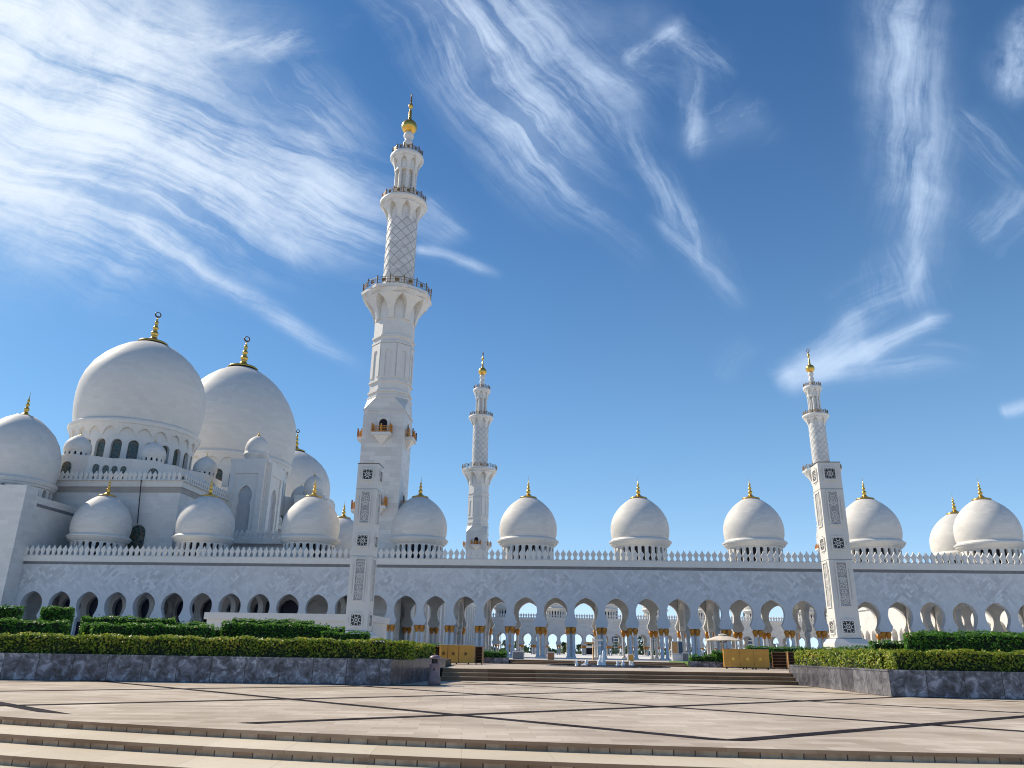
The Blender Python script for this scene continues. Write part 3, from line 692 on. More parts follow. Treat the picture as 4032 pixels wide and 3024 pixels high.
pB = [(R(52.2),18.9),(R(55),19.5),(R(58),19.8),(R(61),19.75),(R(64.5),19.25),(R(68),18.05),(R(71.5),16.2),(R(74.8),13.8),(R(77.5),11.1),(R(79.6),8.4),(R(81.0),5.9),(R(81.9),3.7),(R(82.0),1)]
pB = [(z, r*.935) for z, r in pB]
big_dome(.5, 76, 16.9, R(40), R(51.6), 19.8, pB, (R(81.9),3.5), 2.9, 2.65, R(41.4), R(46.6), 'largest dome, middle of the three')
big_dome(.9, 129.5, 12.9, R(36), R(46.3), 15.8, pA, (R(68.85),2.75), 2.25, 2.15, R(37.5), R(42.0), 'farthest giant dome, mostly hidden behind the middle one')

# stepped tiers below the drums with eight little domes on their bastions
def tier(cx, cy, Rt, z0, z1, n_tur, tur_R):
    pts = []
    for k in range(8):
        a = -PI/2 + k*PI/4
        for da, rr in ((-.20,Rt),(.20,Rt),(PI/8*1.0,Rt*.925)):
            pts.append(((rr*math.cos(a+da)), (rr*math.sin(a+da))))
    b = MB(); b.prism(pts, lambda p: (p[0]+cx,p[1]+cy,z1), lambda p: (p[0]+cx,p[1]+cy,z0)); t = b.build('tier', M['smooth'], Hh)
    w = MB(); w.prism(arch_window_outline(1.15, z0+1.2, z0+4.3), lambda p: (p[0],-.05,p[1]), lambda p: (p[0],.05,p[1])); wm = w.mesh('window', M['glass'])
    w = MB(); w.prism(arch_window_outline(1.9, z0+1.2, z0+4.6), lambda p: (p[0],-.05,p[1]), lambda p: (p[0],.05,p[1])); wb = w.mesh('window', M['glass'])
    n = len(pts)
    for i in range(n):
        p, q = Vector(pts[i]), Vector(pts[(i+1)%n]); m_ = (p+q)/2
        if m_.y > Rt*.5 or m_.x < -Rt*.8: continue
        e = q-p; rz = math.atan2(e.y, e.x); nrm = Vector((e.y,-e.x)).normalized()
        big = i % 3 == 0
        for t_ in ((.5,) if big else (.38,.8) if i%3==1 else (.2,.62)):
            c = p.lerp(q, t_) + nrm*.05; link('window', wb if big else wm, t, (c.x+cx, c.y+cy, 0), rz)
    for k in range(8):
        if not n_tur[k]: continue
        a = -PI/2 + k*PI/4; turret(cx+tur_R*math.cos(a), cy+tur_R*math.sin(a), z1)
def turret_meshes():
    b = MB(); b.lathe([(1.25,2.85),(1.4,2.95),(1.9,2.98),(2.6,2.9),(3.2,2.65),(3.8,2.2),(4.3,1.65),(4.7,1.05),(4.95,.5),(5.0,.1)], 32); s = b.mesh('turret_dome', M['dome'])
    b = MB(); polar_wall(b, 2.8, .35, 14, 0, 1.2, .5, .3, 1.0); b.lathe([(1.1,2.82),(1.2,2.95),(1.28,2.92)], 32); d = b.mesh('drum', M['smooth'])
    b = MB(); b.lathe([(0,2.5),(1.2,2.5)], 24); w = b.mesh('window_band', M['glass_dark'])
    f = finial_mesh(.36).mesh('finial', M['gold']); return s, d, w, f
TM = turret_meshes()
def turret(x, y, z, k=1.):
    t = link('turret_dome', TM[0], Hh, (x,y,z)); t.scale = (.89,.89,.96)
    link('drum', TM[1], t); link('window_band', TM[2], t); link('finial', TM[3], t, (0,0,4.95))
tier(0, 23.5, 21.5, R(30.3), R(36.2), (1,1,1,0,0,0,0,1), 18.7)
tier(0, 76, 26.0, R(30.4), R(40.2), (1,1,1,0,0,0,0,1), 23.3)
tier(0, 129.5, 21.5, R(30.3), R(36.2), (0,1,1,0,0,0,0,0), 18.7)
# two keyhole towers on the courtyard side
def key_tower(y):
    x0, x1, y0, y1 = 25.4, 34.2, y, y+9.2; zt = R(40.1); zb = FLOOR
    b = MB(); b.box(x0+.25, x1-.25, y0+.25, y1-.25, zb, zt-.3)
    b.box(x0, x1, y0, y1, zt-.9, zt)
    kz = [(0,31.8+2.2),(.75,33.55),(1.3,32.9),(1.62,31.9),(1.55,30.9),(1.2,30.0),(1.45,29.6),(1.6,28.9),(1.6,22.8)]
    def panel(F0, F1, hw):
        out = [(-hw,R(21)),(-hw,zt-.9),(hw,zt-.9),(hw,R(21))]
        # frame, then a keyhole opening
        hole = [(x, R(z)) for x, z in reversed(kz)] + [(-x, R(z)) for x, z in kz[1:]]
        b.prism([(-hw,R(22.8)),(-hw,R(36.6)),(hw,R(36.6)),(hw,R(22.8))] + hole, F0, F1, back=False)
        b.prism([(-hw-1.3,R(20)),(-hw-1.3,zt-.9),(hw+1.3,zt-.9),(hw+1.3,R(20)),(hw,R(20)),(hw,R(36.6)),(-hw,R(36.6)),(-hw,R(20))], lambda p: F0((p[0],p[1])) if False else FR(F0,p,-.3), lambda p: F1(p), back=False)
        b.prism([(-hw,R(20)),(-hw,R(22.8)),(hw,R(22.8)),(hw,R(20))], F0, F1, back=False)
    def FR(F0, p, d): q = F0(p); return (q[0]+ (-d if F0 is Fs0 else 0), q[1] + (d if F0 is Ff0 else 0), q[2])
    xc = (x0+x1)/2; yc = (y0+y1)/2
    Ff0 = lambda p: (xc+p[0], y0-.35, p[1]); Ff1 = lambda p: (xc+p[0], y0+.25, p[1])
    Fs0 = lambda p: (x1+.35, yc+p[0], p[1]); Fs1 = lambda p: (x1-.25, yc+p[0], p[1])
    b.box(x0, x1, y0-.02, y0+.3, FLOOR, R(20)); b.box(x1-.3, x1+.02, y0, y1, FLOOR, R(20))
    panel(Ff0, Ff1, 2.6); panel(Fs0, Fs1, 2.6)
    t = b.build('keyhole_tower', M['smooth'], Hh)
    b = MB()
    b.box(xc-1.7, xc+1.7, y0+.16, y0+.24, R(22.8), R(34.2)); b.box(x1-.24, x1-.16, yc-1.7, yc+1.7, R(22.8), R(34.2))
    b.build('niche', M['niche'], t)
    b = MB(); b.lathe([(0,2.95),(1.6,2.95),(1.65,3.15),(2.1,3.2),(2.15,3.0),(2.9,3.1),(3.8,3.05),(4.8,2.75),(5.6,2.2),(6.2,1.5),(6.6,.8),(6.75,.2)], 32); o = b.build('cupola', M['dome'], t); o.location = (xc-.6, yc, zt); o.scale = (.88,.88,.97)
    q = link('finial', TM[3], t, (xc-.6, yc, zt+6.65))
M['niche'] = plain('grey_niche', (.42,.42,.44), .45, noise=.08, scale=.5)
key_tower(21.5); key_tower(64.5)
# lower side hall with its own parapet behind the arcade domes
Sh = thing('side_hall', UV(13,17.5,0), 'low white hall with crenellated parapet behind the left arcade domes', 'hall', YAW)
b = MB(); b.box(0, 29, 0, 40, FLOOR, R(18.5)); b.build('wall', M['wall'], Sh)
b = MB(); b.box(-.4, 29.4, -.45, 40, R(19.0), R(19.9)); b.box(0.05,28.95,.05,39.9,R(18.5),R(19.02)); b.build('cornice', M['smooth'], Sh)
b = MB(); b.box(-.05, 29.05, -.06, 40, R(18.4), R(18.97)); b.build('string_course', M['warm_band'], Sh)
for i in range(30): link('merlon', MERL, Sh, (.1+i, -.2, R(19.9)))

# left corner pavilion with the dome cut by the frame's edge
Pv = thing('corner_pavilion', UV(-13.5,6,0), 'tall white pavilion with a big dome cut off by the left edge', 'pavilion', YAW)
b = MB(); b.box(-12, 10.6, -9.5, -6.2, FLOOR, R(26.3)); b.box(-12, 10.55, -6.25, 7, FLOOR, R(24.9)); b.build('wall', M['wall'], Pv)
b = MB(); b.box(10.4, 10.62, -5.9, 6.5, R(23.1), R(23.65)); b.build('string_course', M['grey_band'], Pv)
b = MB(); b.lathe([(R(28.9),7.5),(R(30.5),7.75),(R(32.6),7.8),(R(34.5),7.6),(R(36.5),6.95),(R(38.3),5.9),(R(39.8),4.5),(R(40.9),3.2),(R(41.6),2.0),(R(41.7),1)], 64); d = b.build('dome', M['dome_big'], Pv)
b = MB(); polar_wall(b, 7.4, .7, 24, R(24.5), R(27.6), 1.08, R(24.9), R(27.2)); b.build('drum', M['smooth'], d)
b = MB(); b.rings([(R(27.3),7.4),(R(27.4),7.7),(R(27.8),7.8),(R(27.85),7.95),(R(28.5),8.15),(R(28.55),7.85),(R(29.0),7.5)], 64); b.build('rim', M['smooth'], d)
fb = finial_mesh(1.35); fb.v = [(x,y,z+R(41.6)) for x,y,z in fb.v]; fb.build('finial', M['gold'], d)
b = MB(); b.lathe([(R(24.5),6.7),(R(27.5),6.7)], 48); b.build('window_band', M['glass_dark'], d)

# low white annex behind the left pylon
An = thing('annex', UV(47.3,-35,0), 'low flat white annex behind the left carved pylon', 'building', YAW)
b = MB(); b.box(0, 20.1, 0, 11, 0, R(3.1)); b.build('wall', M['smooth'], An)
b = MB(); b.box(-.3, 20.4, -.3, 11.3, R(3.1), R(3.9)); b.build('cornice', M['smooth'], An)
for i in range(3):
    b = MB(); b.prism(arch_window_outline(.9, .9, R(.9)), lambda p: (20.14,p[0]+3+i*3.0,p[1]), lambda p: (20.08,p[0]+3+i*3.0,p[1])); b.build('window', M['glass_dark'], An)
b = MB(); b.box(20.1, 20.18, 2.2, 2.5, R(1.4), R(2.6)); b.build('slit', M['glass_dark'], An)

# ------------------------------------------------------------------ carved pylons
M['pierced'] = plain('pierced_dark', (.012,.012,.014), .5)
def make_pylon(label, loc):
    T = thing('carved_pylon', loc, label, 'pylon', YAW, 'carved marble pylons')
    h = 1.05; top = R(17.55)
    b = MB(); b.box(-h, h, -h, h, R(1.5), top)
    b.box(-h-.03, h+.03, -h-.03, h+.03, R(8.42), R(15.0)-.0) if False else None
    b.build('shaft', M['smooth'], T)
    b = MB(); b.box(-h-.05, h+.05, -h-.05, h+.05, top-.001+.001, top+.06); b.build('cap', M['black_metal'], T)
    b = MB(); b.box(-h-.012, h+.012, -h-.012, h+.012, R(14.97), R(15.01)); b.box(-h-.012, h+.012, -h-.012, h+.012, R(8.41), R(8.45)); b.box(-h-.012, h+.012, -h-.012, h+.012, R(1.5), R(1.56)); b.build('joint', M['grey_band'], T)
    b = MB(); b.box(-h-.5, h+.5, -h-.5, h+.5, 0, R(1.1))
    o8 = [(-h-.5,-h-.5),(h+.5,-h-.5),(h+.5,h+.5),(-h-.5,h+.5)]; i8 = [(-h-.2,-h-.2),(h+.2,-h-.2),(h+.2,h+.2),(-h-.2,h+.2)]
    b.add([(x,y,R(1.1)) for x,y in o8]+[(x,y,R(1.5)) for x,y in i8], [(0,1,5,4),(1,2,6,5),(2,3,7,6),(3,0,4,7),(4,5,6,7)]); b.build('plinth', M['smooth'], T)
    # square pierced panels
    b = MB(); s = .60
    def frame(z0, z1, hw, t, y):
        b.box(-hw-t, -hw, y-.09, y, z0-t, z1+t); b.box(hw, hw+t, y-.09, y, z0-t, z1+t); b.box(-hw, hw, y-.09, y, z0-t, z0); b.box(-hw, hw, y-.09, y, z1, z1+t)
    frame(-.49, .49, .49, .14, 0)
    for x in (-.78, .78): b.box(x-.03, x+.03, -.05, 0, -.22, .22)
    for z in (-.76, .76): b.box(-.2, .2, -.05, 0, z-.03, z+.03)
    # interlaced ornament: ring, star leaves and corner leaves
    def ring(r0, r1, y0=-.06):
        n = 20
        b.add([(r*math.cos(2*PI*i/n), y0, r*math.sin(2*PI*i/n)) for r in (r0,r1) for i in range(n)], [(i,(i+1)%n,n+(i+1)%n,n+i) for i in range(n)])
    ring(.20,.27); ring(.06,.12)
    def leaf(a, r0, r1, w):
        c, s_ = math.cos(a), math.sin(a); m_ = (r0+r1)/2
        P = [(r0,0),(m_,w),(r1,0),(m_,-w)]; b.add([(x*c-z*s_, -.065, x*s_+z*c) for x, z in P], [(0,1,2,3)])
    for k in range(8): leaf(k*PI/4+PI/8, .29, .46, .055)
    for k in range(4): leaf(PI/4+k*PI/2, .46, .66, .05); leaf(PI/4+k*PI/2+.36, .46, .56, .03); leaf(PI/4+k*PI/2-.36, .46, .56, .03)
    sqm = b.mesh('square_grille', M['smooth'])
    b = MB(); b.quad((-.49,-.035,-.49),(.49,-.035,-.49),(.49,-.035,.49),(-.49,-.035,.49)); drk = b.mesh('opening', M['pierced'])
    lm = {}
    for z0, z1 in ((11.65, 14.7), (4.3, 8.15)):
        b = MB(); H = (z1-z0)/2; frame(-H, H, .42, .13, 0)
        for x in (-.70,.70): b.box(x-.035, x+.035, -.06, 0, -H*.72, H*.72)
        for k in range(3 if H > 1.7 else 2):
            zc = (-H + H*2*(k+.5)/(3 if H > 1.7 else 2)); n = 20
            b.add([(r*.9*math.cos(2*PI*i/n), -.06, zc + r*1.25*math.sin(2*PI*i/n)) for r in (.31,.36) for i in range(n)], [(i,(i+1)%n,n+(i+1)%n,n+i) for i in range(n)])
            for j in range(6):
                a = j*PI/3 + .3; c, s_ = math.cos(a), math.sin(a)
                b.add([(x*c-z*s_, -.055, zc+x*s_*1.2+z*c) for x, z in ((.05,0),(.17,.06),(.30,0),(.17,-.06))], [(0,1,2,3)])
        b2 = MB(); b2.quad((-.42,-.025,-H),(.42,-.025,-H),(.42,-.025,H),(-.42,-.025,H))
        lm[z0] = (b.mesh('long_panel', M['smooth']), b2.mesh('relief', M['carved']))
    for k in range(4):
        a = k*PI/2; off = Vector((math.sin(a)*h, -math.cos(a)*h, 0))
        for zc in (16.45, 9.9, 2.5):
            o = link('square_grille', sqm, T, off+Vector((0,0,R(zc))), a); link('opening', drk, o)
        for z0, z1 in ((11.65, 14.7), (4.3, 8.15)):
            o = link('long_panel', lm[z0][0], T, off+Vector((0,0,R((z0+z1)/2))), a); link('relief', lm[z0][1], o)
    return T
py = make_pylon('carved white square pylon standing before the nearest minaret', UV(71.75,-56,0))
p2 = copy_tree(py); p2.location = UV(116.65,-56.8,0); p2['label'] = 'carved white square pylon at right with its left face sunlit'

# ------------------------------------------------------------------ ground
def sheet(name, pts, z, mat, th=None, kind='structure'):
    b = MB()
    if th is None:
        tri = tessellate_polygon([[Vector((x,y,0)) for x, y in pts]]); b.add([(x,y,z) for x,y in pts], [tuple(t) for t in tri])
        o = b.build(name, mat)
        if o.data.polygons[0].normal.z < 0: o.data.flip_normals()
    else:
        b.prism(pts, lambda p: (p[0],p[1],z), lambda p: (p[0],p[1],z-th)); o = b.build(name, mat)
    o['kind'] = kind; return o
sheet('ground', [(-3000,-3000),(3000,-3000),(3000,6000),(-3000,6000)], -.62, M['court'])
CX, CY, R0 = 8.5, 65.6, 51.45
def arc_pts(r, x0=-46, x1=52, n=90):
    out = []
    for i in range(n+1):
        x = x0 + (x1-x0)*i/n; x = max(min(x, CX+r*.995), CX-r*.995); out.append((x, CY - math.sqrt(max(0, r*r-(x-CX)**2))))
    return out
def slab_steps():
    tr = MB(); ri = MB(); ed = MB()
    for k in range(5):
        r = R0 + k*1.28; zt = -.15*k; n = 160
        A_ = [(-PI*.93 + PI*.86*i/n) for i in range(n+1)]
        P = lambda rad, a, z: (CX+rad*math.cos(a), CY+rad*math.sin(a), z)
        for i in range(n):
            a, c = A_[i], A_[i+1]
            # tread slab with a small overhang
            if k: tr.quad(P(r-1.5,a,zt),P(r,a,zt),P(r,c,zt),P(r-1.5,c,zt))
            ed.quad(P(r,a,zt),P(r,a,zt-.06),P(r,c,zt-.06),P(r,c,zt))
            ed.quad(P(r,a,zt-.06),P(r-.05,a,zt-.06),P(r-.05,c,zt-.06),P(r,c,zt-.06))
        L0 = r*A_[0]
        ri.add([P(r-.035,a,z) for z in (zt-.055, zt-.152) for a in A_], [(i,i+1,n+2+i,n+1+i) for i in range(n)])
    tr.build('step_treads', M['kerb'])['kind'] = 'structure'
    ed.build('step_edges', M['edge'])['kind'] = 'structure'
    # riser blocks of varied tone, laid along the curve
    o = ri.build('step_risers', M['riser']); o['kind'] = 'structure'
slab_steps()
pp = arc_pts(R0); 
sheet('plaza', pp + [(52,64),(-46,64)], 0, M['paving'])
# dark stripes crossing the plaza on the diagonal; clipped by the plain border along the steps
def clip(poly, f):                       # keep f(p) >= 0
    out = []
    for i in range(len(poly)):
        p, q = poly[i], poly[(i+1)%len(poly)]; a, b_ = f(p), f(q)
        if a >= 0: out.append(p)
        if (a >= 0) != (b_ >= 0): t = a/(a-b_); out.append((p[0]+(q[0]-p[0])*t, p[1]+(q[1]-p[1])*t))
    return out
b = MB()
def stripe(nrm, off, w, z):
    n_ = Vector(nrm).normalized(); t = Vector((-n_.y, n_.x)); seg = 2.0
    for i in range(-40, 60):
        a = n_*off + t*(i*seg); c = n_*off + t*((i+1)*seg)
        poly = [tuple(a-n_*w/2), tuple(c-n_*w/2), tuple(c+n_*w/2), tuple(a+n_*w/2)]
        Rb = R0 - 1.15
        # border: keep inside the circle (chord by chord) and inside the plaza's sides
        m_ = (a+c)/2; d = Vector((CX-m_.x, CY-m_.y)); dist = d.length
        if dist > Rb + 3 or not (-44 < m_.x < 50): continue
        e = -d/dist
        poly = clip(poly, lambda p: Rb - ((p[0]-CX)*e.x + (p[1]-CY)*e.y))
        if len(poly) < 3: continue
        poly = clip(poly, lambda p: (43.2 + .1089*(p[0]+3.3)) - p[1])
        if len(poly) < 3: continue
        b.add([(p[0],p[1],z) for p in poly], [tuple(range(len(poly)))])
for o_ in (-.1, 7.05, 14.2, 21.35, 28.55, 35.7, 42.9): stripe((math.sin(math.radians(42.5)), math.cos(math.radians(42.5))), o_, .38, .004)
for o_ in (2.75, 9.9, 17.0, 24.2, 31.2, 38.3, 45.4): stripe((-math.sin(math.radians(36.8)), math.cos(math.radians(36.8))), o_, .38, .008)
st = b.build('plaza_stripes', M['stripe'], recalc=False); st['kind'] = 'structure'
for p in st.data.polygons:
    pass
# steps up to the fountain terrace
def straight_steps(name, x0, x1, ya, slope, tread, rise, n, z0, parent=None):
    b = MB(); r_ = MB()
    for k in range(n):
        y = lambda x: ya + slope*(x-x0) + k*tread
        zt = z0 + rise*(k+1)
        ext = 1.0 if k < n-1 else .5
        b.add([(x0,y(x0)-.04,zt),(x1,y(x1)-.04,zt),(x1,y(x1)+ext,zt),(x0,y(x0)+ext,zt),(x0,y(x0)-.04,zt-.05),(x1,y(x1)-.04,zt-.05),(x1,y(x1)+ext,zt-.05),(x0,y(x0)+ext,zt-.05)],
              [(0,1,2,3),(5,6,2,1),(7,4,0,3)])
        r_.add([(x0,y(x0)-.04,zt),(x1,y(x1)-.04,zt),(x1,y(x1)-.04,zt-.05),(x0,y(x0)-.04,zt-.05),(x1,y(x1),zt-.05),(x0,y(x0),zt-.05)], [(0,1,2,3),(3,2,4,5)])
        r_.add([(x0,y(x0),zt-.05),(x1,y(x1),zt-.05),(x1,y(x1),zt-rise),(x0,y(x0),zt-rise)], [(0,1,2,3)])
    b.build(name+'_treads', M['kerb'])['kind'] = 'structure'; r_.build(name+'_risers', M['edge_shade'])['kind'] = 'structure'
straight_steps('terrace_steps', -3.4, 16.2, 42.35, .109, .40, .193, 3, 0)
TZ = .58
sheet('terrace', [(-3.4,43.6),(16.2,45.75),(16.2,62),(-3.4,62)], TZ+.001, M['paving'])
sheet('terrace_side', [(16.2,45.9),(40,45.9),(40,62),(16.2,62)], TZ-.003, M['paving']); sheet('terrace_side', [(-40,52.6),(-3.4,52.6),(-3.4,62),(-40,62)], TZ-.003, M['paving'])
straight_steps('upper_steps', .2, 13.2, 60.7, -.068, .38, .10, 3, TZ)
b = MB(); b.quad((-60,118,.50),(400,118,.50),(400,620,.40),(-60,620,.40)); b.quad((-300,62,.85),(-60,62,.86),(-60,620,.4),(-300,620,.4))
b.quad((60,62,.86),(400,62,.8),(400,118,.50),(70,118,.5))
b.build('court_floor', M['court_white'])['kind'] = 'structure'
b = MB(); b.quad((-60,62,.86),(60,62,.86),(70,118,.50),(-60,118,.50)); b.build('upper_terrace', M['court'])['kind'] = 'structure'

# ------------------------------------------------------------------ planters
def granite_box(name, segs, z0, z1, parent, th=.35, pale=()):
    for i_, (p, q) in enumerate(segs):
        a, c = Vector((p[0],p[1],0)), Vector((q[0],q[1],0)); L = (c-a).length; rz = math.atan2(c.y-a.y, c.x-a.x)
        b = MB(); b.box(0, L, 0, th, z0, z1-.06); b.box(-.02, L+.02, -.03, th+.03, z1-.06, z1)
        o = b.build(name, M['granite_pale' if i_ in pale else 'granite'], parent); o.location = a - Vector(parent.location); o.rotation_euler = (0,0,rz)
pl = thing('granite_planter', (-5.1,36,0), 'long polished dark granite planter wall at left of the plaza', 'planter', 0, 'granite planters')
granite_box('wall', [((-46,34.0),(-21.5,34.95)),((-21.5,34.95),(-5.1,36.0)),((-5.1,36.0),(-3.35,44.35))], 0, 1.07, pl, pale=(2,))
b = MB(); b.prism([(-46,34.2),(-5.3,36.2),(-3.6,44.4),(-3.6,52.5),(-46,52.5)], lambda p: (p[0]+5.1,p[1]-36,.95), lambda p: (p[0]+5.1,p[1]-36,0)); b.build('soil', M['soil'], pl)
pr_ = thing('granite_planter', (15.5,33.26,0), 'polished granite planter wall at right with pale slabs on its slanted side', 'planter', 0, 'granite planters')
granite_box('wall', [((15.75,45.6),(15.5,33.26)),((15.5,33.26),(20.5,32.75)),((20.5,32.75),(46,30.5))], 0, 1.02, pr_, pale=(0,))
b = MB(); b.prism([(15.9,45.4),(15.75,33.6),(46,30.8),(46,46.2),(15.9,46.2)], lambda p: (p[0]-15.5,p[1]-33.26,.9), lambda p: (p[0]-15.5,p[1]-33.26,0)); b.build('soil', M['soil'], pr_)
for nm, lab, pts, z0, z1 in (('garden_bed', 'low dark granite bed beside the gold counter', [(-5.6,60.9),(.1,60.5),(.1,66.5),(-5.6,66.9)], TZ, 1.0),
                             ('garden_bed', 'low dark granite bed behind the parasol', [(13.3,59.8),(26,58.95),(26,66),(13.3,66.9)], TZ, .98)):
    o = thing(nm, (pts[0][0],pts[0][1],0), lab, 'planter', 0, 'low garden beds'); x, y = pts[0]
    granite_box('wall', [(pts[0],pts[1])], z0, z1, o, .25)
    b = MB(); b.prism([(p[0]-x, p[1]-y) for p in pts], lambda p: (p[0],p[1]+.2,z1-.06), lambda p: (p[0],p[1]+.2,z0)); b.build('lawn', M['grass'], o)

# ------------------------------------------------------------------ hedges
def hedge(label, p0, p1, depth, z0, z1, mat, dens, leaf, group='clipped hedges', gaps=0, seed=1):
    rnd = random.Random(seed)
    a, c = Vector((p0[0],p0[1])), Vector((p1[0],p1[1])); L = (c-a).length; rz = math.atan2(c.y-a.y, c.x-a.x); H = z1-z0
    T = thing('hedge', (a.x,a.y,z0), label, 'hedge', rz, group)
    b = MB(); m = .09; nx = max(2, int(L/.5)); 
    def wob(x, s): return .05*math.sin(x*2.1+s) + .04*math.sin(x*5.3+2*s)
    secs = []
    for i in range(nx+1):
        x = m + (L-2*m)*i/nx; w = wob(x, seed)
        secs.append([(x,m,0),(x,m+.02+w*.5,H*.5),(x,m+w*.4,H-m+w*.6),(x,depth-m,H-m+w*.6),(x,depth-m,0)])
    vs = [p for s in secs for p in s]
    b.add(vs, [(5*i+k,5*i+5+k,5*i+6+k,5*i+1+k) for i in range(nx) for k in range(4)] + [(0,1,2,3,4),(5*nx+4,5*nx+3,5*nx+2,5*nx+1,5*nx)])
    b.build('twigs', M['hedge_core'], T)
    b = MB()
    def put(px, py, pz, nx_, ny, nz):
        n_ = Vector((nx_+rnd.uniform(-.9,.9), ny+rnd.uniform(-.9,.9), nz+rnd.uniform(-.7,.9))).normalized()
        u = n_.orthogonal().normalized(); u.rotate(Matrix.Rotation(rnd.uniform(0,6.28), 3, n_)); w = n_.cross(u)
        s = leaf*rnd.uniform(.55,1.25); q = Vector((px,py,pz)); e = rnd.uniform(.35,.6)
        b.add([q-u*s, q-w*s*e, q+u*s, q+w*s*e], [(0,1,2,3)])
    clumps = [(rnd.uniform(0,L), rnd.uniform(0,H), rnd.uniform(.15,.5)) for _ in range(int(L*3))]
    for _ in range(int(L*H*dens)):
        x, z = rnd.uniform(0,L), rnd.uniform(0,1)**.8*H
        d = -.05+.10*rnd.random() + .05*math.sin(x*3.1+seed)*math.sin(z*7)
        if rnd.random() < .10 + (.25 + .65*max(0, math.sin(x*2.7+seed)*math.sin(x*1.13+1)))*(1-z/H)*gaps: continue
        put(x, d, z, 0,-1,.3)
    for _ in range(int(L*depth*dens*.8)): 
        x = rnd.uniform(0,L); put(x, rnd.uniform(0,depth), H+wob(x,seed)*.9-.05+.10*rnd.random()**1.5, 0,0,1.6)
    for x_, nx_ in ((0,-1),(L,1)):
        for _ in range(int(H*depth*dens)): put(x_+rnd.uniform(-.04,.04), rnd.uniform(0,depth), rnd.uniform(0,H), nx_,0,.2)
    for _ in range(int(L*4)):            # stray shoots
        x = rnd.uniform(0,L); h_ = rnd.uniform(.05,.16); 
        put(x, rnd.uniform(0,.4), H+h_*.6, 0,-.5,.3)
    b.build('leaves', mat, T, recalc=False)
    return T
lf, ld = M['leaf_front'], M['leaf_dark']
hedge('long low olive hedge on top of the left granite planter', (-27,34.95), (-4.25,36.4), 1.1, 1.05, 1.83, lf, 300, .075, 'front hedges on the planters', 1, 1)
hedge('long low olive hedge on top of the right granite planter', (15.95,33.55), (30,32.3), 1.1, 1.0, 1.76, lf, 300, .075, 'front hedges on the planters', 1, 2)
hedge('short olive hedge along the slanted side of the right planter', (15.98,45.2), (15.95,34.8), .9, 1.0, 1.74, lf, 220, .085, 'front hedges on the planters', 1, 3)
hedge('short olive hedge running back beside the litter bin', (-4.9,37.4), (-3.9,44.0), .9, 1.03, 1.72, lf, 220, .085, 'front hedges on the planters', 1, 4)
hedge('tall square clipped hedge block at the far left edge', (-29.5,41.5), (-26.0,42.8), .8, .9, 3.32, ld, 170, .08, seed=5)
hedge('tall square hedge block standing apart near the left edge', (-26.2,45.0), (-24.8,45.6), 1.6, .9, 3.40, ld, 180, .08, seed=6)
hedge('dark hedge row below the left edge block', (-27,36.9), (-21.3,38.6), 1.4, .9, 2.50, ld, 170, .075, seed=7)
hedge('squat hedge block where two dark rows meet at left', (-21.2,40.2), (-19.0,41.0), 1.4, .9, 2.45, ld, 170, .075, seed=8)
hedge('longest dark hedge row of the left garden', (-19.9,38.6), (-14.8,40.6), 1.5, .9, 2.44, ld, 180, .075, seed=9)
hedge('raised hedge strip behind the longest left row', (-23.4,44.2), (-19.1,46.2), 1.5, .9, 2.92, ld, 170, .075, seed=10)
hedge('low hedge step at the right end of the raised strip', (-19.0,46.3), (-17.6,46.9), 1.3, .9, 2.74, ld, 170, .075, seed=11)
hedge('small dark hedge block right of the longest row', (-16.9,42.7), (-14.9,43.4), 1.3, .9, 2.36, ld, 170, .075, seed=12)
hedge('dark hedge row in front of the white annex', (-15.2,42.9), (-9.9,44.6), 1.5, .9, 2.68, ld, 180, .075, seed=13)
hedge('back hedge strip nearest the white annex', (-16.2,47.4), (-11.7,48.6), 1.3, .9, 3.02, ld, 170, .075, seed=14)
hedge('low dark hedge just left of the carved pylon foot', (-10.1,43.9), (-7.6,44.5), 1.3, .9, 2.33, ld, 170, .075, seed=15)
hedge('small hedge behind, left of the carved pylon foot', (-11.3,48.7), (-9.9,49.1), 1.2, .9, 2.68, ld, 170, .075, seed=16)
hedge('thin dark hedge strip at the foot of the right pylon', (19.0,46.3), (20.9,45.5), 1.2, .9, 2.02, ld, 170, .075, seed=17)
hedge('middle height hedge block left of the big right hedge', (18.4,40.9), (20.1,40.3), 1.4, .9, 2.24, ld, 170, .075, seed=18)
hedge('big dark hedge block of the right garden', (18.9,38.3), (27.5,34.6), 1.8, .9, 2.55, ld, 180, .075, seed=19)
hedge('top hedge strip behind the big right hedge', (23.6,46.3), (29,43.8), 1.4, .9, 2.92, ld, 160, .075, seed=20)
hedge('small clipped hedge box right of the gold counter', (-1.95,61.6), (-.1,61.5), 1.0, .94, 1.46, ld, 130, .09, seed=21)
hedge('clipped hedge box left of the parasol pole', (13.6,60.4), (15.5,60.2), 1.0, .92, 1.42, ld, 130, .09, seed=22)
hedge('tall narrow hedge just behind the parasol', (15.7,62.0), (17.2,61.8), 1.0, .92, 1.75, ld, 130, .09, seed=23)
hedge('low dark hedge between the two gold cabinets and pylon', (18.6,61.0), (21.0,60.7), 1.0, .92, 1.62, ld, 110, .09, seed=24)
hedge('long green hedge strip under the right arches', (19.5,66.0), (26.5,64.6), 1.5, .9, 2.12, ld, 160, .075, seed=25)
hedge('rounded green hedge behind the wooden shelf at left', (-6.6,55.6), (-5.2,55.5), 1.0, .9, 1.75, lf, 160, .09, seed=26)
hedge('low green hedge behind the gold counter', (-8.4,60.2), (-4.0,60.0), 1.0, .9, 1.85, ld, 110, .09, seed=27)

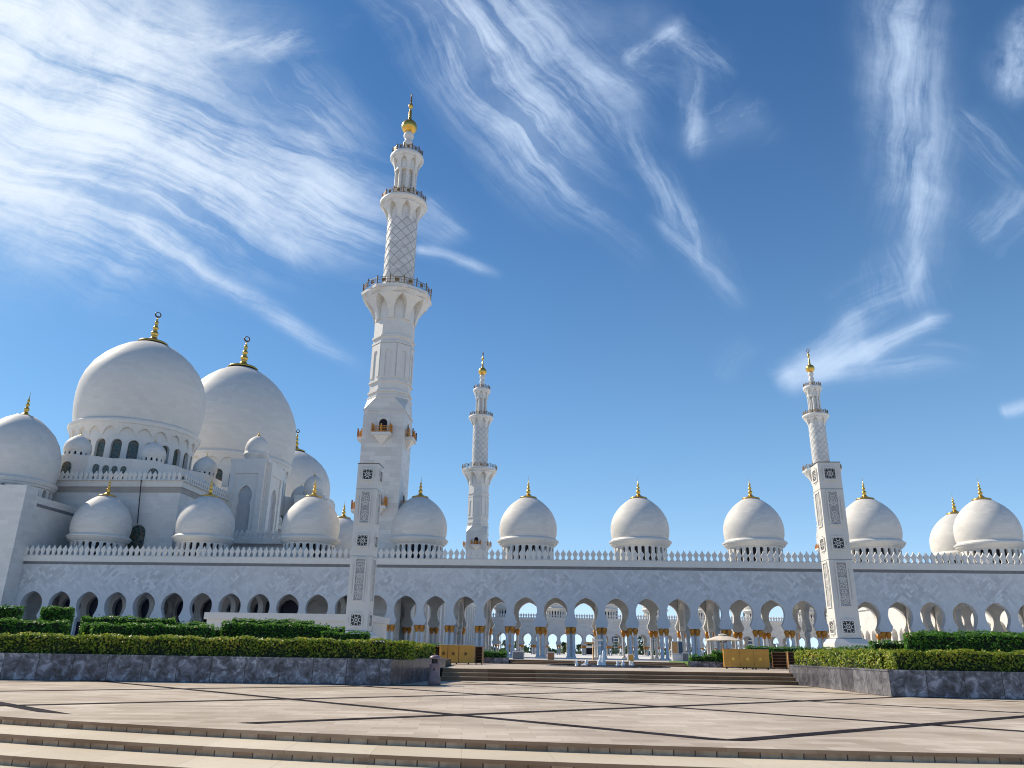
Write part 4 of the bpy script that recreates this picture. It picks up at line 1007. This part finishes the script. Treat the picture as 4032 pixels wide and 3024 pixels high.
# ------------------------------------------------------------------ litter bin
T = thing('litter_bin', (-3.25,36.75,0), 'mauve grey round litter bin with domed lid at the planter corner', 'litter bin')
b = MB(); b.lathe([(0,.27),(.02,.285),(.28,.285),(.34,.27),(.37,.245),(.80,.235),(.84,.25),(.88,.25),(.91,.235)], 28); b.build('body', M['bin'], T)
b = MB(); b.lathe([(.30,.290),(.33,.290)], 28); b.lathe([(.42,.25),(.46,.25)], 28); b.build('band', M['bin'], T)
b = MB(); b.lathe([(1.10,.245),(1.12,.26),(1.17,.25),(1.22,.20),(1.26,.12),(1.28,.01)], 28)
for k in range(4):
    a = PI/4 + k*PI/2
    b.box(.21*math.cos(a)-.025,.21*math.cos(a)+.025,.21*math.sin(a)-.025,.21*math.sin(a)+.025,.90,1.11)
b.build('lid', M['bin'], T)
b = MB(); b.lathe([(.90,.17),(1.11,.17)], 20); b.build('opening', M['pierced'], T)
b = MB(); b.lathe([(0,.05),(.01,.05)], 14); o = b.build('emblem', M['pierced'], T); o.location = (-.01,-.232,.66); o.rotation_euler = (PI/2,0,0)

# ------------------------------------------------------------------ gold cabinets with star emblems
def star(cx, cz, r, F):
    pts = []
    for k in range(10):
        a = PI/2 + k*PI/5; rr = r if k % 2 == 0 else r*.40; pts.append((cx+rr*math.cos(a), cz+rr*math.sin(a)))
    return pts
M['brass'] = plain('brushed_brass', (.56,.29,.05), .45, metal=.25, noise=.10, scale=2.5)
M['brass_dark'] = plain('dark_brass', (.12,.07,.02), .5, metal=.3)
T = thing('gold_counter', (-3.45,55.6,TZ), 'curved gold reception counter with three star emblems near the bin', 'counter', math.radians(4), 'gold counters')
def curved(x): return -.55*math.sqrt(max(0, 1-(x/1.25)**2))*.9
n = 18
b = MB(); X = [-1.2+2.4*i/n for i in range(n+1)]
b.prism([(x, curved(x)) for x in X] + [(1.2,.5),(-1.2,.5)], lambda p: (p[0],p[1],1.22), lambda p: (p[0],p[1],.10)); b.build('body', M['brass'], T)
b = MB(); b.prism([(x*1.02, curved(x)-.03) for x in X] + [(1.22,.52),(-1.22,.52)], lambda p: (p[0],p[1],1.26), lambda p: (p[0],p[1],1.225)); b.build('top', M['canvas'], T)
for x in (-.62, .12):
    b = MB(); b.box(x-.02, x+.02, curved(x)-.012, curved(x)+.05, .12, 1.2); b.build('panel_joint', M['brass_dark'], T)
for x in (-.92, -.25, .60):
    b = MB(); y = curved(x); b.prism(star(0,.68,.16,None), lambda p: (x+p[0], curved(x+p[0])-.03, p[1]), lambda p: (x+p[0], curved(x+p[0])+.03, p[1])); b.build('star_emblem', M['brass_dark'], T)
for x in (-.8,.0,.8):
    b = MB(); b.lathe([(0,.05),(.1,.05)], 8, cx=x, cy=.0); b.build('castor', M['black_metal'], T)
def shelf_unit(label, loc, w, h, rz, dep=.5, vertical=False):
    T = thing('shelf_unit', loc, label, 'shelf', rz, 'open wooden shelf units')
    b = MB(); b.box(-w/2, w/2, dep/2-.03, dep/2, .08, h); b.build('back_panel', M['dark_wood'], T)
    for s in (-1, 1):
        b = MB(); b.box(s*w/2-.05 if s > 0 else -w/2, w/2 if s > 0 else -w/2+.05, -dep/2, dep/2-.03, .08, h+.02); b.build('side_panel', M['wood'], T)
    for k in range(6):
        z = .1 + (h-.14)*k/5; b = MB(); b.box(-w/2+.05, w/2-.05, -dep/2+.01, dep/2-.03, z, z+.035); b.build('shelf', M['wood' if k == 5 else 'dark_wood2'], T)
    for s in (-1, 1):
        b = MB(); b.lathe([(0,.04),(.08,.04)], 8, cx=s*(w/2-.08), cy=0); b.build('castor', M['black_metal'], T)
    return T
M['dark_wood2'] = plain('shelf_wood', (.22,.10,.045), .5, noise=.2, scale=8)
shelf_unit('dark wooden shelf unit left of the curved gold counter', (-5.05,56.3,TZ), .75, 1.12, .1)
shelf_unit('dark wooden shelf unit right of the curved gold counter', (-1.95,56.2,TZ), .55, 1.16, -.1)
T = thing('gold_counter', (16.15,55.1,TZ), 'flat gold counter with star emblems under the parasol', 'counter', math.radians(-10), 'gold counters')
b = MB(); b.box(-1.45, 1.52, 0, .7, .12, 1.26); b.build('body', M['brass'], T)
b = MB(); b.box(-1.48, 1.54, -.03, .73, 1.262, 1.29); b.build('top', M['wood'], T)
for x in (-.85, .10, .93):
    b = MB(); b.prism(star(x,.66,.17,None), lambda p: (p[0],-.03,p[1]), lambda p: (p[0],0,p[1])); b.build('star_emblem', M['gold'], T)
for x in (-.40,.52):
    b = MB(); b.box(x-.008,x+.008,-.006,0.01,.14,1.24); b.build('panel_joint', M['brass_dark'], T)
for x in (-1.3,-.2,0,.4,.6,1.4):
    b = MB(); b.lathe([(0,.055),(.12,.055)], 8, cx=x, cy=.1); b.build('castor', M['black_metal'], T)
shelf_unit('open wooden shelf unit on its own between counter and hedge', (19.05,57.0,TZ), 1.0, 1.15, -.35)
shelf_unit('open wooden shelf unit partly behind the right planter hedge', (20.35,57.2,TZ), 1.25, 1.17, -.22)
shelf_unit('open wooden shelf unit deepest behind the right planter hedge', (18.35,58.8,TZ), .7, 1.1, -.5)

# ------------------------------------------------------------------ parasol
T = thing('parasol', (16.15,60.6,TZ), 'cream parasol open above the flat gold counter', 'parasol')
b = MB(); b.box(-.35,.35,-.35,.35,0,.10); b.build('base', M['board_white'], T)
b = MB(); b.lathe([(.1,.035),(2.3,.03)], 10); b.build('pole', M['wood'], T)
b = MB(); rim = [(1.42*math.cos(k*PI/4+PI/8), 1.42*math.sin(k*PI/4+PI/8), 1.90) for k in range(8)]
for k in range(8):
    p, q = Vector(rim[k]), Vector(rim[(k+1)%8]); tp = Vector((0,0,2.32))
    pin = p.lerp(tp, .55)+Vector((0,0,.03)); qin = q.lerp(tp, .55)+Vector((0,0,.03)); m_ = (p+q)/2; 
    b.add([p,m_+Vector((0,0,.04)),q,qin,pin,tp], [(0,1,4),(1,2,3),(1,3,4),(4,3,5)])
for k in range(8):
    p, q = Vector(rim[k]), Vector(rim[(k+1)%8]); b.add([p,q,q-Vector((0,0,.03)),p-Vector((0,0,.03))],[(0,1,2,3)])
b.build('canopy', M['canvas'], T)
b = MB(); b.lathe([(2.27,.36),(2.33,.33),(2.37,.12),(2.39,.02)], 8, False); b.build('vent', M['canvas'], T)
for k in range(8):
    b = MB(); p = Vector(rim[k]); b.bar((0,0,1.72), p.lerp(Vector((0,0,2.3)), .5)-Vector((0,0,.03)), .014, 4); b.build('rib', M['dark_wood'], T)

# ------------------------------------------------------------------ fountain
T = thing('fountain', (7,57,TZ), 'low dark fountain basin with small white water jets in mid terrace', 'fountain')
b = MB(); b.lathe([(0,4.3),(.06,4.3),(.06,4.05)], 40, False, cap=False); b.lathe([(0,1.9),(.10,1.9),(.10,1.7)], 32, False, cap=False); b.build('basin', M['granite'], T)
b = MB(); b.lathe([(.02,4.1),(.03,.01)], 40, False); b.build('pool', M['poolwater'], T)
def jet(x, y, h, w):
    b = MB(); rnd = random.Random(int(h*100+x*10))
    for k in range(4 if h > .6 else 2):
        ox, oy, hh = (rnd.uniform(-.5,.5)*w, rnd.uniform(-.5,.5)*w, h*(1 if k == 0 else rnd.uniform(.35,.75)))
        b.lathe([(.02,w*.55),(hh*.25,w*.42),(hh*.5,w*.36),(hh*.75,w*.32),(hh*.92,w*.2),(hh,w*.04)], 9, cx=ox, cy=oy)
    for _ in range(26):
        a = rnd.uniform(0,6.28); rr = rnd.uniform(.2,1.1)*w; z = rnd.uniform(.05,h*.9); s = .015+.02*rnd.random()
        b.lathe([(z-s,.001),(z,s),(z+s,.001)], 5, cx=rr*math.cos(a), cy=rr*math.sin(a), cap=False)
    o = b.build('water_jet', M['water'], T); o.location = (x,y,0)
jet(-.5,-.5,1.08,.34); jet(-2.2,.3,.42,.2); jet(-1.6,-.3,.42,.3); jet(.75,.2,.40,.22); jet(1.15,.5,.42,.26); jet(1.75,.7,.42,.2)
T2 = thing('fountain', (19.6,63.5,.86), 'three small white water jets above the open wooden shelves', 'fountain')
T = T2
b = MB(); b.lathe([(0,1.6),(.12,1.6),(.12,1.4)], 24, False, cap=False); b.build('basin', M['granite'], T)
for x in (-.75,0,.85): jet(x,0,.72,.2)

# ------------------------------------------------------------------ sign post, boards, pots
T = thing('signpost', (7.85,74.5,.8), 'brown wooden signpost with arms left of the fountain jet', 'signpost')
b = MB(); b.lathe([(0,.30),(.04,.30),(.05,.07),(1.9,.06),(1.95,.02)], 10); b.build('post', M['wood'], T)
for z, s, l in ((1.75,1,.85),(1.5,-1,.8),(1.3,1,.7)):
    b = MB(); b.prism([(0,z-.07),(0,z+.07),(s*l,z+.07),(s*(l+.12),z),(s*l,z-.07)], lambda p: (p[0],-.08,p[1]), lambda p: (p[0],-.05,p[1])); b.build('arm', M['board_white' if s > 0 else 'wood'], T)
T = thing('information_board', (15.1,72.2,.8), 'white standing board with a brown and a dark panel beside the right lawn', 'board')
b = MB(); b.box(-.5,.5,-.2,.2,0,.62); b.build('base', M['board_white'], T)
b = MB(); b.box(-.5,.5,-.1,.1,.62,1.75); b.build('board', M['board_white'], T)
b = MB(); b.box(-.45,.02,-.13,-.1,.75,1.68); b.build('panel', M['brown'] if 'brown' in M else M['wood'], T)
b = MB(); b.box(.10,.46,-.13,-.1,.72,1.70); b.build('poster', M['tower_dark'], T)
for nm, lab, x, y, w, h, mt in (('planter_box','small brick red planter box left of centre on the upper court',3.95,74,.55,.62,'pot'),('planter_box','small sandy planter box right of the fountain jets',10.9,72,.42,.55,'brass'),('planter_box','dark slate box beside the information board',15.75,72.2,.5,.75,'grey_band'),('planter_box','pair of slate boxes under the left court columns',1.0,74,.95,.62,'grey_band')):
    T = thing(nm, (x,y,.78), lab, 'planter box', YAW)
    b = MB(); b.box(-w/2,w/2,-.3,.3,0,h); b.build('box', M[mt], T)
    b = MB(); b.box(-w/2-.05,w/2+.05,-.35,.35,h,h+.08); b.box(-w/2-.05,-w/2,-.34,.34,.05,h); b.box(w/2,w/2+.05,-.34,.34,.05,h); b.build('frame', M['board_white'], T)

# ------------------------------------------------------------------ beyond the far arcade: palms, towers, gatehouse
def palm(label, x, y, h, s, seed):
    rnd = random.Random(seed); T = thing('palm_tree', (x,y,.3), label, 'palm tree', 0, 'palms beyond the court')
    b = MB(); b.lathe([(0,.34),(h*.3,.26),(h,.22),(h+.3,.3)], 9); b.build('trunk', M['trunk'], T)
    b = MB()
    for k in range(46):
        a = rnd.uniform(0,2*PI); el = rnd.uniform(-.5,1.35); L = s*rnd.uniform(.8,1.15); p = Vector((0,0,h)); d = Vector((math.cos(a)*math.cos(el), math.sin(a)*math.cos(el), math.sin(el)))
        sd = Vector((-math.sin(a), math.cos(a), 0)); prev = None; N_ = 7
        for j in range(N_+1):
            t = j/N_; q = p + d*L*t + Vector((0,0,-.55*L*t*t)); w = s*.14*math.sin(PI*min(1,t*.9+.1))+.01
            cur = (q+sd*w-Vector((0,0,w*.8)), q, q-sd*w-Vector((0,0,w*.8)))
            if prev: b.add([prev[0],prev[1],prev[2],cur[0],cur[1],cur[2]], [(0,1,4,3),(1,2,5,4)])
            prev = cur
    b.build('crown', M['leaf_palm'], T, recalc=False)
def at(px, py, D):      # a point in the direction of a photo pixel (4032 wide), at horizontal distance D
    F = 3023.9; p = math.radians(19.156); r = math.radians(.973)
    f = Vector((0,math.cos(p),math.sin(p))); u = Vector((0,-math.sin(p),math.cos(p))); Rt = Vector((1,0,0))
    Rr = math.cos(r)*Rt + math.sin(r)*u; U = -math.sin(r)*Rt + math.cos(r)*u
    v = Rr*(px-2016) - U*(py-1512) + f*F; return v*(D/math.hypot(v.x, v.y)) + Vector((0,0,EYE))
for i, (px, top, s, lab) in enumerate(((2221,2530,3.4,'round full palm seen through the arches left of the fountain'),(1991,2520,3.0,'palm behind the dark pole in the leftmost see-through arches'),(2035,2560,2.6,'low palm between column pairs at centre left'),(2284,2535,3.0,'leaning palm just left of the signpost'),(2318,2527,2.8,'palm directly behind the signpost'),(2085,2572,1.8,'small distant palm low in a centre left arch'),(2176,2577,1.7,'tiny distant palm above the brick planter box'))):
    P_ = at(px, top, 390 if s > 2 else 430); palm(lab, P_.x, P_.y, P_.z-1.5, s, i)
def tower(label, px0, px1, D, h, lean=0):
    a = at(px0, 2540, D); c = at(px1, 2540, D); w = (c-a).length; T = thing('apartment_tower', (a.x,a.y,.3), label, 'tower', math.atan2(c.y-a.y, c.x-a.x))
    b = MB(); b.box(0, w, 0, w*.8, 0, h); b.build('glazed_wall', M['tower_dark'], T)
    k = 0
    while 4+k*3.6 < h:
        b = MB(); b.box(w*.18, w*.98, -1.2, 0, 4+k*3.6, 5.1+k*3.6); b.build('balcony', M['board_white'], T); k += 1
    b = MB(); b.box(w*.30, w*.38, -1.4, -1.2, 0, h); b.build('fin', M['board_white'], T)
tower('striped apartment tower with white balconies in the central arch', 2409, 2436, 1100, 62)
tower('striped tower glimpsed beside the information board column', 2570, 2592, 1150, 60)
tower('curved striped tower in the arch above the flat gold counter', 2936, 2962, 900, 56)
tower('narrow striped tower behind the second central column pair', 2383, 2396, 1300, 66)
T = thing('gatehouse', tuple(at(2298,2560,370)), 'small white flat-roofed gatehouse with dark opening behind the signpost', 'gatehouse'); T.location.z = .4
b = MB(); b.box(0,6.2,0,4,2.9,3.9); b.box(0,.6,0,4,0,2.9); b.box(5.6,6.2,0,4,0,2.9); b.build('wall', M['board_white'], T)
b = MB(); b.box(.6,5.6,1,3.8,0,2.9); b.build('opening', M['glass_dark'], T)
T = thing('broadleaf_tree', tuple(at(2528,2510,400)), 'round green tree seen inside a far arch right of the tower', 'tree'); T.location.z = .3
b = MB(); b.lathe([(0,.4),(5,.25)], 8); b.build('trunk', M['trunk'], T)
b = MB(); rnd = random.Random(3)
for _ in range(1500):
    d = Vector((rnd.gauss(0,1),rnd.gauss(0,1),rnd.gauss(0,1))).normalized()*rnd.uniform(.6,1)**.5; q = Vector((d.x*4.2,d.y*4.2,8+d.z*5.5)); n_ = Vector((rnd.gauss(0,1),rnd.gauss(0,1),rnd.gauss(0,1))).normalized(); u = n_.orthogonal(); w = n_.cross(u)
    b.add([q-u*.35,q-w*.3,q+u*.35,q+w*.3],[(0,1,2,3)])
b.build('crown', M['leaf_palm'], T, recalc=False)
b = MB(); rnd = random.Random(11)
for i in range(2600):
    x = rnd.uniform(-160,180); y = 470+rnd.uniform(-6,6); hgt = 4.5+2*math.sin(x*.13)+1.5*math.sin(x*.41)
    q = Vector((x,y,rnd.uniform(.3,hgt))); n_ = Vector((rnd.gauss(0,1),rnd.gauss(0,1),rnd.gauss(0,1))).normalized(); u = n_.orthogonal(); w = n_.cross(u); b.add([q-u*.9,q-w*.8,q+u*.9,q+w*.8],[(0,1,2,3)])
tag(b.build('far_shrubbery', M['leaf_palm'], None, recalc=False), 'dark band of far shrubs low behind the court', 'shrubs', kind='stuff')
T = thing('lamp_post', tuple(at(1971,2560,300)), 'thin dark pole in the leftmost see-through far arch', 'lamp post'); T.location.z = .4
b = MB(); b.lathe([(0,.14),(8.6,.09)], 8); b.build('pole', M['black_metal'], T)
b = MB(); b.lathe([(8.6,.1),(8.7,.3),(9.0,.3),(9.1,.05)], 8); b.build('lamp_head', M['black_metal'], T)

# ------------------------------------------------------------------ camera
cam = bpy.data.objects.new('camera', bpy.data.cameras.new('camera')); C.objects.link(cam); sc.camera = cam
cam.data.sensor_width = 36; cam.data.lens = 3023.9/4032*36; cam.data.clip_end = 12000; cam.data.clip_start = .1
p = math.radians(19.156); r = math.radians(.973)
f = Vector((0,math.cos(p),math.sin(p))); u = Vector((0,-math.sin(p),math.cos(p))); Rt = Vector((1,0,0))
Rr = math.cos(r)*Rt + math.sin(r)*u; U = -math.sin(r)*Rt + math.cos(r)*u
cam.matrix_world = Matrix(((Rr.x,U.x,-f.x,0),(Rr.y,U.y,-f.y,0),(Rr.z,U.z,-f.z,EYE),(0,0,0,1)))

# ------------------------------------------------------------------ light and sky
SUN_AZ, SUN_EL = math.radians(-58), math.radians(40)          # azimuth from +Y, negative = left
sd = Vector((math.sin(SUN_AZ)*math.cos(SUN_EL), math.cos(SUN_AZ)*math.cos(SUN_EL), math.sin(SUN_EL)))
L = bpy.data.lights.new('sun', 'SUN'); L.energy = 5.0; L.angle = math.radians(.5); L.color = (1,.88,.70)
lo = bpy.data.objects.new('sun', L); C.objects.link(lo); lo.rotation_euler = sd.to_track_quat('Z', 'Y').to_euler()
W = bpy.data.worlds.new('World'); sc.world = W; W.use_nodes = True; t = W.node_tree; t.nodes.clear()
class WN(NT):
    def __init__(s): s.t = t
N = WN()
out = N.n('ShaderNodeOutputWorld'); bg = N.n('ShaderNodeBackground'); bg.inputs[1].default_value = .085; N.l(bg.outputs[0], out.inputs[0])
sky = N.n('ShaderNodeTexSky', sky_type='NISHITA'); sky.sun_disc = False; sky.sun_elevation = SUN_EL; sky.sun_rotation = SUN_AZ; sky.altitude = 0; sky.air_density = 1.0; sky.dust_density = .6; sky.ozone_density = 3.0
hs = N.n('ShaderNodeHueSaturation'); hs.inputs['Saturation'].default_value = 1.35; N.l(sky.outputs[0], hs.inputs['Color'])
tc = N.n('ShaderNodeTexCoord'); nv = N.n('ShaderNodeVectorMath', operation='NORMALIZE'); N.l(tc.outputs['Generated'], nv.inputs[0])
sp = N.n('ShaderNodeSeparateXYZ'); N.l(nv.outputs[0], sp.inputs[0]); X, Y, Z = sp.outputs
lowf = N.math('POWER', 2.718, N.math('MULTIPLY', N.math('MAXIMUM', Z, 0), -3.3))
skyc = N.mixc(N.math('MULTIPLY', lowf, .95), N.mixc(1.0, hs.outputs[0], (.34,.72,.93), 'MULTIPLY'), (4.6,8.2,12.5))
vlow = N.math('POWER', 2.718, N.math('MULTIPLY', N.math('MAXIMUM', Z, 0), -16.0))
skyc = N.mixc(N.math('MULTIPLY', vlow, .8), skyc, (10.0,11.8,13.6))
# the cirrus sheet is described on a plane that touches the sky dome due north
yy = N.math('MAXIMUM', Y, .08); AX = N.math('DIVIDE', X, yy); AZ = N.math('DIVIDE', Z, yy)
cb = N.n('ShaderNodeCombineXYZ'); N.l(AX, cb.inputs[0]); N.l(AZ, cb.inputs[1]); PV = cb.outputs[0]
w1 = N.n('ShaderNodeTexNoise'); w1.inputs['Scale'].default_value = 2.2; w1.inputs['Detail'].default_value = 1.2; w1.inputs['Roughness'].default_value = .45; N.l(PV, w1.inputs['Vector'])
wv = N.n('ShaderNodeVectorMath', operation='SUBTRACT'); N.l(w1.outputs['Color'], wv.inputs[0]); wv.inputs[1].default_value = (.5,.5,.5)
ws = N.n('ShaderNodeVectorMath', operation='SCALE'); N.l(wv.outputs[0], ws.inputs[0]); ws.inputs['Scale'].default_value = .17
wa = N.n('ShaderNodeVectorMath', operation='ADD'); N.l(PV, wa.inputs[0]); N.l(ws.outputs[0], wa.inputs[1]); 
w2 = N.n('ShaderNodeTexNoise'); w2.inputs['Scale'].default_value = 11; w2.inputs['Detail'].default_value = 2; N.l(wa.outputs[0], w2.inputs['Vector'])
v2 = N.n('ShaderNodeVectorMath', operation='SUBTRACT'); N.l(w2.outputs['Color'], v2.inputs[0]); v2.inputs[1].default_value = (.5,.5,.5)
s2 = N.n('ShaderNodeVectorMath', operation='SCALE'); N.l(v2.outputs[0], s2.inputs[0]); s2.inputs['Scale'].default_value = .028
a2 = N.n('ShaderNodeVectorMath', operation='ADD'); N.l(wa.outputs[0], a2.inputs[0]); N.l(s2.outputs[0], a2.inputs[1]); PW = a2.outputs[0]
def pl_(x, y):
    q = at(x*4032/2212, y*4032/2212, 100) - Vector((0,0,EYE)); return (q.x/q.y, q.z/q.y)
FIELDS = {}
STRAIGHT = {5,6,10,15,16,19,21,22,24,25,34,30}
s3 = N.n('ShaderNodeVectorMath', operation='SCALE'); N.l(wv.outputs[0], s3.inputs[0]); s3.inputs['Scale'].default_value = .05
a3 = N.n('ShaderNodeVectorMath', operation='ADD'); N.l(PV, a3.inputs[0]); N.l(s3.outputs[0], a3.inputs[1])
a4 = N.n('ShaderNodeVectorMath', operation='ADD'); N.l(a3.outputs[0], a4.inputs[0]); N.l(s2.outputs[0], a4.inputs[1]); PS = a4.outputs[0]
def field(ang, lo, hi):
    """fibrous noise drawn out along one direction; streaks of like bearing share it"""
    key = (round(ang/math.radians(24)), lo, hi)
    if key not in FIELDS:
        a_ = key[0]*math.radians(24); c, s_ = math.cos(a_), math.sin(a_)
        d1 = N.n('ShaderNodeVectorMath', operation='DOT_PRODUCT'); N.l(PW, d1.inputs[0]); d1.inputs[1].default_value = (c*lo,s_*lo,0)
        d2 = N.n('ShaderNodeVectorMath', operation='DOT_PRODUCT'); N.l(PW, d2.inputs[0]); d2.inputs[1].default_value = (-s_*hi,c*hi,0)
        cv = N.n('ShaderNodeCombineXYZ'); N.l(d1.outputs['Value'], cv.inputs[0]); N.l(d2.outputs['Value'], cv.inputs[1]); cv.inputs[2].default_value = len(FIELDS)*3.7
        ns = N.n('ShaderNodeTexNoise'); ns.inputs['Scale'].default_value = 1.0; ns.inputs['Detail'].default_value = 8; ns.inputs['Roughness'].default_value = .68
        N.l(cv.outputs[0], ns.inputs['Vector']); FIELDS[key] = ns.outputs[0]
    return FIELDS[key]
def streak(x0, y0, x1, y1, wpx, amp, lo=1.2, hi=9., thr=.42, seed=0, soft=.35):
    P_ = PS if seed in STRAIGHT else PW
    (a, b_), (c, d) = pl_(x0,y0), pl_(x1,y1); dx, dz = c-a, d-b_; Ln = math.hypot(dx,dz); tx, tz = dx/Ln, dz/Ln
    hw = wpx/1300.
    ang = math.atan2(tz, tx)
    if ang > PI/2: ang -= PI
    if ang < -PI/2+.001: ang += PI
    nz = field(ang, 3.6 if lo > 2.4 else 1.5, 10. if lo > 2.4 else 14.)
    k = 1/hw
    d1 = N.n('ShaderNodeVectorMath', operation='DOT_PRODUCT'); N.l(P_, d1.inputs[0]); d1.inputs[1].default_value = (tx,tz,0)
    d2 = N.n('ShaderNodeVectorMath', operation='DOT_PRODUCT'); N.l(P_, d2.inputs[0]); d2.inputs[1].default_value = (-tz*k,tx*k,0)
    o1 = a*tx + b_*tz; o2 = (-a*tz + b_*tx)*k
    q = N.math('SUBTRACT', d2.outputs['Value'], o2)
    g_ = N.math('POWER', 2.718, N.math('MULTIPLY', N.math('MULTIPLY', q, q), -1.0))
    e0 = N.math('MULTIPLY_ADD', d1.outputs['Value'], 1/(soft*.6*Ln), (soft*.3*Ln-o1)/(soft*.6*Ln), clamp=True)
    e1 = N.math('MULTIPLY_ADD', d1.outputs['Value'], -1/(soft*.9*Ln), (o1+Ln*(1+soft*.3))/(soft*.9*Ln), clamp=True)
    e = N.math('MULTIPLY', e0, e1); e = N.math('MULTIPLY', e, e)
    nn = N.math('MULTIPLY_ADD', nz, 5.6*amp, -(thr+.075)*5.6*amp, clamp=False)
    nn = N.math('ADD', N.math('MAXIMUM', nn, 0), .13*amp)
    return N.math('MULTIPLY', N.math('MULTIPLY', g_, e), nn)
S = [
 (-200,0,400,300,280,1.5,1.4,6,.22,1),(-100,230,700,520,130,1.15,1.3,8,.34,2),(150,200,850,520,110,1.15,1.2,8,.34,3),(420,60,760,330,70,.7,1.4,8,.40,40),(-50,420,330,620,60,.8,1.4,8,.42,41),(-80,330,500,560,90,.9,1.4,8,.38,42),
 (-50,330,330,540,55,.8,1.5,9,.42,4),(250,480,760,790,13,.9,1.0,10,.28,5),(560,690,770,800,9,.5,1,14,.3,6),
 (250,20,720,100,55,1.0,2.6,10,.42,7),(430,380,700,620,20,.6,1.1,10,.36,8),(600,430,850,570,50,.8,1.5,9,.40,9),
 (890,540,1070,600,12,.75,2,12,.30,10),(900,430,1000,540,45,.6,1.5,8,.42,11),
 (880,-30,1280,440,75,1.25,1.1,8,.33,12),(980,60,1390,560,30,.75,1.1,10,.36,13),(1040,0,1330,320,95,1.1,1.6,9,.36,14),(780,-40,1050,200,60,.6,1.4,9,.40,44),
 (1320,240,1590,640,27,.9,1.2,10,.34,15),(1420,460,1610,670,20,.6,1.2,10,.36,16),
 (1080,70,1470,40,95,1.15,3.5,9,.43,17),(1330,130,1470,40,20,1.3,3,9,.36,18),(1470,130,1500,330,20,1.15,3,9,.41,19),(1440,290,1640,225,42,.95,3,9,.44,20),(1400,60,1560,160,60,.6,3,9,.42,43),
 (1130,110,1400,190,45,.7,3,9,.42,33),
 (1950,-60,1965,560,62,1.0,1.0,7,.26,21),(1975,360,1965,660,14,.7,1.3,10,.30,22),(1870,560,1990,720,60,.5,1.5,8,.40,23),
 (1690,822,1930,745,18,1.9,1.4,12,.34,24),(1860,775,2050,690,15,1.6,1.4,12,.34,34),(1740,790,1900,700,24,.8,3,12,.42,45),(1700,805,2105,775,22,.9,1.4,12,.34,25),(1820,730,1960,640,50,.5,1.6,8,.40,26),
 (2240,-20,2170,190,36,1.4,2.5,9,.36,27),(2060,210,2230,380,60,.35,2,8,.44,28),(2100,540,2260,380,40,.5,1.5,9,.40,29),(2150,900,2230,880,10,.9,2,12,.32,30),
 (1560,830,1640,740,18,.3,1.5,9,.36,31),(150,330,480,450,80,.6,2.0,8,.40,32),
]
tot = None
for s_ in S:
    x0,y0,x1,y1,wp,am,lo_,hi_,th_,sd_ = s_
    o_ = streak(x0,y0,x1,y1,wp,am,lo_,hi_,th_,sd_)
    tot = o_ if tot is None else N.math('ADD', tot, o_)
pn = N.n('ShaderNodeTexNoise'); pn.inputs['Scale'].default_value = 5.0; pn.inputs['Detail'].default_value = 8; pn.inputs['Roughness'].default_value = .68; N.l(PW, pn.inputs['Vector'])
tot = N.math('MULTIPLY', tot, N.math('MULTIPLY_ADD', N.math('MAXIMUM', N.math('SUBTRACT', pn.outputs[0], .36), 0), 3.6, .40))
fade = N.math('MULTIPLY', N.math('DIVIDE', N.math('SUBTRACT', Y, .1), .2, clamp=True), 1.0)
dens = N.math('MULTIPLY', N.math('SUBTRACT', 1.0, N.math('POWER', 2.718, N.math('MULTIPLY', tot, -.92))), fade, clamp=True)
# the clouds near the sun glow brighter
dp = N.n('ShaderNodeVectorMath', operation='DOT_PRODUCT'); N.l(nv.outputs[0], dp.inputs[0]); dp.inputs[1].default_value = sd
gl = N.math('POWER', N.math('MAXIMUM', dp.outputs['Value'], 0), 6)
cc = N.mixc(gl, (6.3,8.0,10.6), (10.6,11.2,11.6))
final = N.mixc(dens, skyc, cc)
N.l(final, bg.inputs[0])
W.cycles.sampling_method = 'MANUAL'; W.cycles.sample_map_resolution = 512

sc.view_settings.view_transform = 'Standard'; sc.view_settings.look = 'None'; sc.view_settings.exposure = .16; sc.view_settings.gamma = 1
sc.cycles.filter_width = 1.1; sc.cycles.max_bounces = 5; sc.cycles.diffuse_bounces = 3
